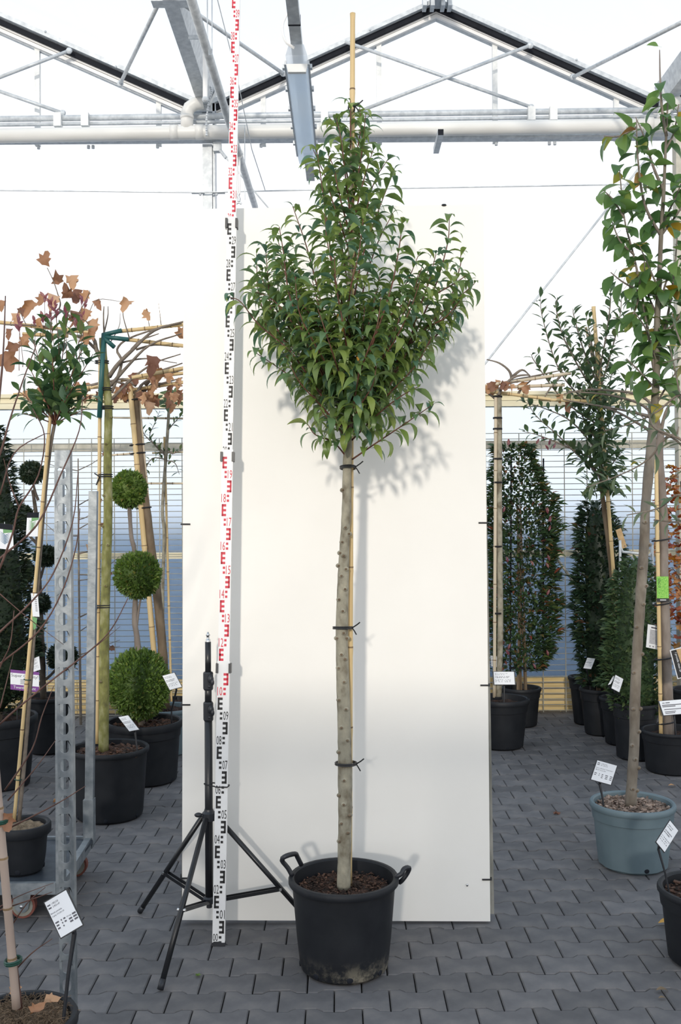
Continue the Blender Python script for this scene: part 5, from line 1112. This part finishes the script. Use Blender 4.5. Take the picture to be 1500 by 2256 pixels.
# ---- staked tree with the green label
YV = 6.82; c = base_c(1478, 1700, YV)
t = thing('potted_staked_tree', 'straight trunked tree tied to a cane with green label in black pot', 'potted tree', c)
po, so, rs, sz = pot(t, c, .20, .165, .285, lip=.025, soilz=.24, seed=25)
tv = pxpath([(1473, 1632), (1472, 1560), (1468, 1450), (1465, 1350), (1462, 1250), (1462, 1150), (1456, 1060), (1452, 1000), (1455, 955)], YV, 5); limb(tv, .036, .026, 12, .03).build('trunk', 'bark_plum', t, smooth=True)
bamboo('cane', P(1456, 1632, YV - .02), P(1445, 1010, YV - .02), .014, t, 'bamboo', 6)
for y in (1203, 1335, 1466, 1600):
    g = MB(); i = min(range(len(tv)), key=lambda k: abs(P(0, y, YV).z - tv[k].z)); ring(g, tv[i] + Vector((-.02, 0, 0)), (-.15, 0, 1), .062, .005, 14, ry=.045); g.build('tie', 'tie_black', t)
rg = random.Random(71); lv = []
for pts in ([(1455, 975), (1475, 960), (1490, 955), (1495, 940)], [(1455, 960), (1440, 920), (1410, 890), (1340, 870), (1250, 862)], [(1455, 950), (1470, 900), (1500, 870)], [(1452, 985), (1430, 950), (1400, 930), (1340, 900), (1240, 880)], [(1455, 955), (1440, 900), (1400, 868), (1300, 858), (1242, 868)], [(1440, 920), (1380, 905), (1300, 890)]):
    path = pxpath(pts, YV, 5); limb(path, .014, .004, 7, .08).build('branch', 'twig_grey', t, smooth=True); lv += along(path, .10, rg, start=.1, s0=.08, s1=.07)
leaf_parts('leaf', lv, [mesh_of('leaf', q, 'leaf_greyish') for q in OV], t)
t = thing('picture_label', 'green picture label with leaves tied to the staked trunk', 'plant label', P(1460, 1300, YV - .08))
bl, U, V, N = card(t, [(1446, 1270), (1473, 1270), (1474, 1326), (1447, 1326)], YV - .07, 0, back=None, m='print_black')
MB().add([bl + V * .14 + N * .001, bl + U * .97 + V * .14 + N * .001, bl + U * .97 + V + N * .001, bl + V + N * .001], [(0, 1, 2, 3)]).build('leaf_picture', 'lime', t)
g = MB(); put_text(g, 'O TREE', bl + U * .30 + V * .56 + N * .002, V.normalized(), -U.normalized(), V.length * .36, U.length * .17)
g.build('lettering', 'print_black', t); g = MB(); g.add([bl + U * .25 + V * .06 + N * .002, bl + U * .75 + V * .06 + N * .002, bl + U * .75 + V * .09 + N * .002, bl + U * .25 + V * .09 + N * .002], [(0, 1, 2, 3)]); g.build('print', 'card_white', t)
MB().tube([P(1447, 1276, YV - .06), P(1443, 1276, YV), P(1450, 1276, YV + .05)], .003, 5).build('string', 'tie_black', t)
t = thing('info_sheet', 'white information sheet hanging behind the staked trunk', 'plant label', P(1445, 1402, YV + .06))
card(t, [(1427, 1375), (1466, 1383), (1462, 1434), (1423, 1426)], YV + .06, 0, lines=[(.2, .86, .5, .06, None)] + [(.15, .76 - k * .055, .62, .025, None) for k in range(11)] + [(.18, .06, .06, .05, None), (.36, .06, .06, .05, None)], back=None)
MB().tube([P(1446, 1380, YV + .06), P(1452, 1374, YV - .01)], .003, 5).build('string', 'tie_black', t)
t = stick_tag('wide white price tag in the pot of the staked tree', [(1452, 1545), (1500, 1541), (1512, 1571), (1462, 1576)], YV - .12, (1490, 1630), [(.1, .82, .12, .05, None), (.25, .82, .2, .06, None), (.06, .66, .9, .06, None), (.06, .56, .6, .06, None), (.1, .36, .8, .05, None), (.1, .2, .5, .05, None), (.1, .1, .45, .05, None)])
t = thing('dark_label', 'black and tan label reading I provide clean air at the edge', 'plant label', P(1490, 1460, 6.2))
bl, U, V, N = card(t, [(1478, 1434), (1516, 1424), (1532, 1484), (1494, 1494)], 6.2, 0, back='card_white', m='print_black')
MB().add([bl + U * .40 + N * .001, bl + U + N * .001, bl + U + V + N * .001, bl + U * .30 + V + N * .001], [(0, 1, 2, 3)]).build('picture', 'kraft', t)
g = MB(); put_text(g, 'I provide clean air', bl + U * .13 + V * .90 + N * .002, -V.normalized(), U.normalized(), V.length * .72, U.length * .16); g.build('lettering', 'card_white', t)
MB().tube([P(1508, 1430, 6.2), P(1530, 1380, 6.25), P(1560, 1340, 6.3), P(1585, 1597, 6.3), P(1585, 1746, 6.3)], .006, 5).build('hanger', 'tie_black', t)
# ---- roof-trained tree right behind the panel
YM = 7.58; c = base_c(1104, 1630, YM)
t = thing('potted_plane_tree', 'slim grey trunked flat-topped tree in pot close to the panel edge', 'potted tree', c)
po, so, rs, sz = pot(t, c, .215, .165, .37, lip=.04, soilz=.325, seed=31)
limb(pxpath([(1098, 1538), (1102, 1400), (1101, 1250), (1100, 1100), (1100, 950), (1099, 858)], YM, 5), .023, .020, 10, .05).build('trunk', 'bark_grey', t, smooth=True)
bamboo('cane', P(1089, 1538, YM - .01), P(1092, 870, YM - .01), .013, t, 'bamboo_pale', 8)
for y in (873, 920, 944, 1010, 1062, 1203, 1350, 1535):
    g = MB(); ring(g, P(1096, y, YM), (0, 0, 1), .034, .0035, 14, ry=.028); ring(g, P(1096, y + 2, YM), (0, 0, 1), .034, .0035, 14, ry=.028); g.build('tie', 'tie_black', t)
for a, b in (((1060, 851), (1258, 822)), ((1115, 853), (1244, 848)), ((1060, 860), (1214, 880)), ((1190, 880), (1300, 884))): bamboo('frame_cane', P(*a, YM), P(*b, YM - .05), .013, t, 'bamboo_pale' if a[1] < 855 else 'bamboo', 5)
rg = random.Random(77); dl = []
for pts in ([(1128, 840), (1122, 818), (1100, 800), (1072, 792)], [(1098, 870), (1110, 850), (1140, 840), (1170, 835)], [(1240, 820), (1225, 840), (1212, 855), (1198, 878)], [(1140, 870), (1150, 855), (1172, 836)], [(1100, 860), (1130, 832), (1160, 826), (1168, 830)], [(1099, 885), (1080, 870), (1068, 864)], [(1098, 860), (1118, 842), (1180, 828), (1240, 815)], [(1128, 830), (1150, 815), (1168, 828)]): limb(pxpath(pts, YM + rg.uniform(-.08, .08), 4), .012, .004, 6, .1).build('branch', 'twig_grey', t, smooth=True)
for x, y, s in ((1082, 848, .09), (1090, 856, .09), (1108, 846, .08), (1116, 848, .09), (1124, 852, .08), (1150, 848, .10), (1156, 856, .08), (1232, 875, .08), (1244, 890, .10), (1075, 855, .08), (1100, 845, .07)): dl.append(frame(P(x, y - 8, YM - .05 + rg.uniform(-.1, .1)), (rg.uniform(-.4, .4), rg.uniform(-.3, .2), -1), (rg.uniform(-.4, .4), -1, .2), s, rg.uniform(-.5, .5)))
leaf_parts('dry_leaf', dl, DM, t)
stick_tag('white price tag in the pot close to the panel edge', [(1087, 1480), (1132, 1480), (1133, 1508), (1089, 1508)], YM - .15, (1110, 1562), None, 9, dyt=.02)
t = thing('price_tag', 'partly hidden white tag on the cane behind the panel edge', 'plant tag', P(1085, 1456, YM + .1)); card(t, [(1080, 1444), (1094, 1446), (1096, 1470), (1082, 1468)], YM + .06, 0, lines=strokes(12), back=None); MB().tube([P(1086, 1446, YM + .06), P(1090, 1440, YM)], .003, 4).build('string', 'tie_black', t)
# ---- trellised red-tipped hedge
SL = [leaf_proto(.42, .6, .3, 3), leaf_proto(.40, 1.0, .3, 3)]
def bush(nm, lb, cat, cpx, Y, potspec, prof, n, m, size, seed, depth=.8, core=True, corek=.6, protos=None, stems=5, potm='pot_black', up=.5):
    c = base_c(cpx, 1600, Y); t = thing(nm, lb, cat, c)
    if potspec: pot(t, c, *potspec, lip=.03, soilz=potspec[2] - .04, seed=seed, m=potm)
    mats, pr = cone_bush(t, prof, Y, cpx, n, m, size, seed, protos or SL, depth, up, core, corek)
    s = 2193 / Y; k = max(range(len(mats)), key=lambda i: 0)
    mats.sort(key=lambda M: M.translation.y); near = mats[:200]; leaf_parts('leaf', near, [mesh_of('leaf', q, m) for q in (protos or SL)], t); leaf_mass('foliage', mats[200:], protos or SL, m, t)
    rg = random.Random(seed); lo = max(p[0] for p in prof); hi = min(p[0] for p in prof)
    for i in range(stems):
        x = cpx + rg.uniform(-10, 10); x2 = x + rg.uniform(-20, 20); d = rg.uniform(-.1, .1)
        limb([c + Vector((rg.uniform(-.05, .05), rg.uniform(-.05, .05), potspec[2] - .06)), P(x, lo - (lo - hi) * .3, Y + d), P(x2, lo - (lo - hi) * .75, Y + d)], .010, .003, 6).build('stem', 'bark_brown', t)
    return t
bush('trellis_hedge', 'tall trellised evergreen hedge with red young leaves behind the slim trunk', 'hedge plant', 1148, 8.35, (.17, .13, .32), [(985, 40, 1130), (1040, 52, 1135), (1110, 74, 1150), (1250, 74, 1153), (1380, 70, 1155), (1440, 66, 1152), (1478, 55, 1140)], 7500, 'leaf_hedge', .066, 81, .35, None, .5)
t = bpy.data.objects['trellis_hedge']; rg = random.Random(5)
g = [P(1197, 1472, 8.33), P(1197, 1010, 8.33)]; MB().tube(g, .007, 7).build('trellis_bar', 'rubber', t); MB().tube([P(1125, 1472, 8.33), P(1197, 1472, 8.33)], .012, 7).build('trellis_bar', 'rubber', t); MB().tube([P(1126, 1560, 8.34), P(1124, 1472, 8.33), P(1126, 1005, 8.33)], .007, 7).build('trellis_bar', 'rubber', t)
cable('leaning_stick', [(1226, 1230, 8.7), (1295, 1325, 8.72)], .012, 'thin grey stick leaning slantwise on the wire mesh', 'wire', 'stick')
leaf_parts('leaf', [frame(P(rg.choice([1115, 1122, 1205, 1210, 1215, 1175, 1120, 1208]) + rg.uniform(-8, 8), rg.choice([980, 990, 1160, 1300, 1240, 1435, 1140, 1470]) + rg.uniform(-12, 12), 8.2), (rg.uniform(-.6, .6), -.2, 1), (0, -1, .3), .055) for i in range(24)], [mesh_of('leaf', q, 'leaf_red') for q in SL], t)
# ---- dark columnar shrub, bushy shrub, tall loose evergreen
bush('dark_shrub', 'dark glossy columnar evergreen shrub in black pot before the mesh', 'potted shrub', 1322, 8.0, (.165, .12, .37), [(1112, 22, 1310), (1180, 45, 1318), (1260, 55, 1325), (1380, 58, 1328), (1450, 50, 1325), (1515, 30, 1320)], 3200, 'leaf_dark', .075, 82, .9, True, .66)
bush('bushy_shrub', 'broad bushy green shrub in wide black tub beside the knobbly trunk', 'potted shrub', 1400, 7.2, (.165, .135, .40), [(1235, 22, 1400), (1300, 52, 1400), (1400, 66, 1398), (1480, 66, 1396), (1545, 52, 1400), (1580, 36, 1400)], 3600, 'leaf_mid', .055, 83, .9, True, .66)
c = base_c(1287, 1560, 8.4); t = thing('black_pot', 'narrow black pot half hidden behind the dark shrub pot', 'pot', c); pot(t, c, .135, .085, .40, lip=.03, soilz=.36, seed=91)
c = base_c(1364, 1560, 7.65); t = thing('tall_evergreen', 'tall loose evergreen tied to a leaning bamboo cane', 'potted tree', c); pot(t, c, .15, .105, .36, lip=.03, soilz=.32, seed=92)
TE = t; YU = 7.66
bamboo('cane', P(1372, 1540, YU), P(1307, 672, YU), .015, t, 'bamboo', 10); bamboo('cane', P(1330, 900, YU + .1), P(1290, 720, YU + .1), .011, t, 'bamboo_pale', 4); bamboo('cane', P(1326, 830, YU + .08), P(1305, 680, YU + .08), .010, t, 'bamboo', 4)
limb(pxpath([(1372, 1540), (1345, 1240), (1328, 1100), (1322, 1000), (1318, 860), (1312, 760)], YU + .03, 5), .022, .010, 8, .06).build('trunk', 'bark_brown', t, smooth=True)
g = MB(); ring(g, P(1348, 1077, YU), (-.1, 0, 1), .05, .005, 14); g.build('tie', 'tie_black', t)
rg = random.Random(95); lv = []
for pts in ([(1320, 900), (1265, 860), (1225, 800), (1195, 700), (1190, 655)], [(1318, 880), (1270, 800), (1240, 740), (1225, 680), (1228, 655)], [(1318, 850), (1285, 770), (1265, 700), (1262, 680)], [(1315, 820), (1300, 740), (1290, 690)], [(1322, 1000), (1260, 930), (1200, 900), (1150, 885)], [(1325, 1050), (1270, 1000), (1230, 960), (1180, 915), (1160, 880)], [(1318, 870), (1345, 780), (1365, 700), (1370, 640)], [(1316, 840), (1335, 740), (1345, 660), (1340, 630)], [(1322, 960), (1370, 880), (1395, 800)], [(1325, 1020), (1250, 985), (1190, 960), (1150, 950)], [(1322, 940), (1240, 880), (1180, 800), (1170, 780)], [(1320, 900), (1290, 820), (1255, 770), (1245, 735)], [(1325, 1060), (1300, 1020), (1260, 1010)], [(1326, 1060), (1350, 1020), (1375, 990)], [(1320, 980), (1280, 910), (1275, 850)], [(1319, 920), (1340, 860), (1350, 800)]):
    d = rg.uniform(-.3, .3); path = pxpath([(x, y, d * i / 4) for i, (x, y) in enumerate(pts)], YU, 5); limb(path, .008, .002, 5).build('branch', 'twig_grey', t, smooth=True); lv += along(path, .026, rg, start=.1, s0=.098, s1=.085, outlift=.1, lean=.6)
for i in range(520):
    y = rg.uniform(860, 1085); x = np.interp(y, [860, 960, 1085], [1312, 1325, 1332]) + rg.gauss(0, 24); lv.append(frame(P(x, y, YU + rg.uniform(-.22, .15)), (rg.uniform(-1, 1), rg.uniform(-.8, .4), rg.uniform(-.8, .5)), (0, -.5, 1), rg.uniform(.07, .10), rg.uniform(-.5, .5)))
for i in range(190):
    y = rg.uniform(700, 870); x = np.interp(y, [700, 870], [1300, 1312]) + rg.gauss(0, 45); lv.append(frame(P(x, y, YU + rg.uniform(-.3, .2)), (rg.uniform(-1, 1), rg.uniform(-.8, .4), rg.uniform(-.8, .5)), (0, -.5, 1), rg.uniform(.06, .09), rg.uniform(-.5, .5)))
lv.sort(key=lambda M: M.translation.y); leaf_parts('leaf', lv[:300], [mesh_of('leaf', q, 'leaf_mid') for q in OV], t); leaf_mass('foliage', lv[300:], OV, 'leaf_mid', t)
t = thing('kraft_label', 'tan cardboard label hanging on the leaning cane', 'plant label', P(1365, 1185, YU - .1)); card(t, [(1356, 1168), (1368, 1163), (1381, 1201), (1369, 1210)], YU - .12, 0, back=None, m='kraft', lines=[(.15, .25, .05, .3, None), (.6, .06, .2, .05, None)]); MB().tube([P(1358, 1170, YU - .12), P(1352, 1165, YU)], .003, 4).build('string', 'tie_black', t)
stick_tag('white price tag at the foot of the dark columnar shrub', [(1294, 1449), (1311, 1451), (1302, 1475), (1285, 1472)], 7.80, (1300, 1540), None, 14, FY=7.95)
stick_tag('white price tag tilted in the tub of the bushy shrub', [(1356, 1487), (1373, 1496), (1364, 1525), (1347, 1516)], 6.98, (1388, 1577), None, 15, FY=7.12)
stick_tag('small white tag turned edgewise beside the bushy shrub', [(1350, 1490), (1356, 1488), (1345, 1510), (1339, 1509)], 7.05, (1378, 1576), None, 16, FY=7.14)
# ---- orange maple at the edge
c = base_c(1530, 1600, 8.1); t = thing('potted_maple', 'small maple with orange and red autumn leaves by the steel post', 'potted tree', c); pot(t, c, .18, .14, .34, lip=.03, soilz=.3, seed=96)
limb([c + Vector((0, 0, .3)), P(1525, 1400, 8.1), P(1515, 1200, 8.1), P(1500, 1060, 8.1)], .02, .008, 7).build('trunk', 'bark_dark', t)
mats, pr = cone_bush(t, [(1030, 35, 1505), (1120, 55, 1510), (1250, 62, 1515), (1380, 60, 1512), (1430, 30, 1510)], 8.1, 1512, 700, 'leaf_maple', .07, 97, [plane_proto(k, .3) for k in range(3)], .9, -.2, None)
mats.sort(key=lambda M: M.translation.y); leaf_parts('leaf', mats[:200], [mesh_of('leaf', plane_proto(k, .3), 'leaf_maple') for k in range(3)], t); leaf_mass('foliage', mats[200:], [plane_proto(k, .3) for k in range(3)], 'leaf_maple', t)
for x, y in ((1470, 1120), (1480, 1250), (1490, 1350), (1490, 1080)): limb([P(1515, y + 60, 8.1), P(x + 15, y + 20, 8.05), P(x, y, 8.0)], .006, .002, 5).build('branch', 'bark_dark', t)
t = thing('trolley_rail', 'pale steel trolley handle among the shrubs by the kraft label', 'rail', base_c(1400, 1600, 7.43)); MB().tube(pxpath([(1366, 1656), (1366, 1222), (1372, 1216), (1430, 1224), (1437, 1232), (1437, 1656)], 7.43, 4), .010, 8).build('handle', 'galv', t, smooth=True)
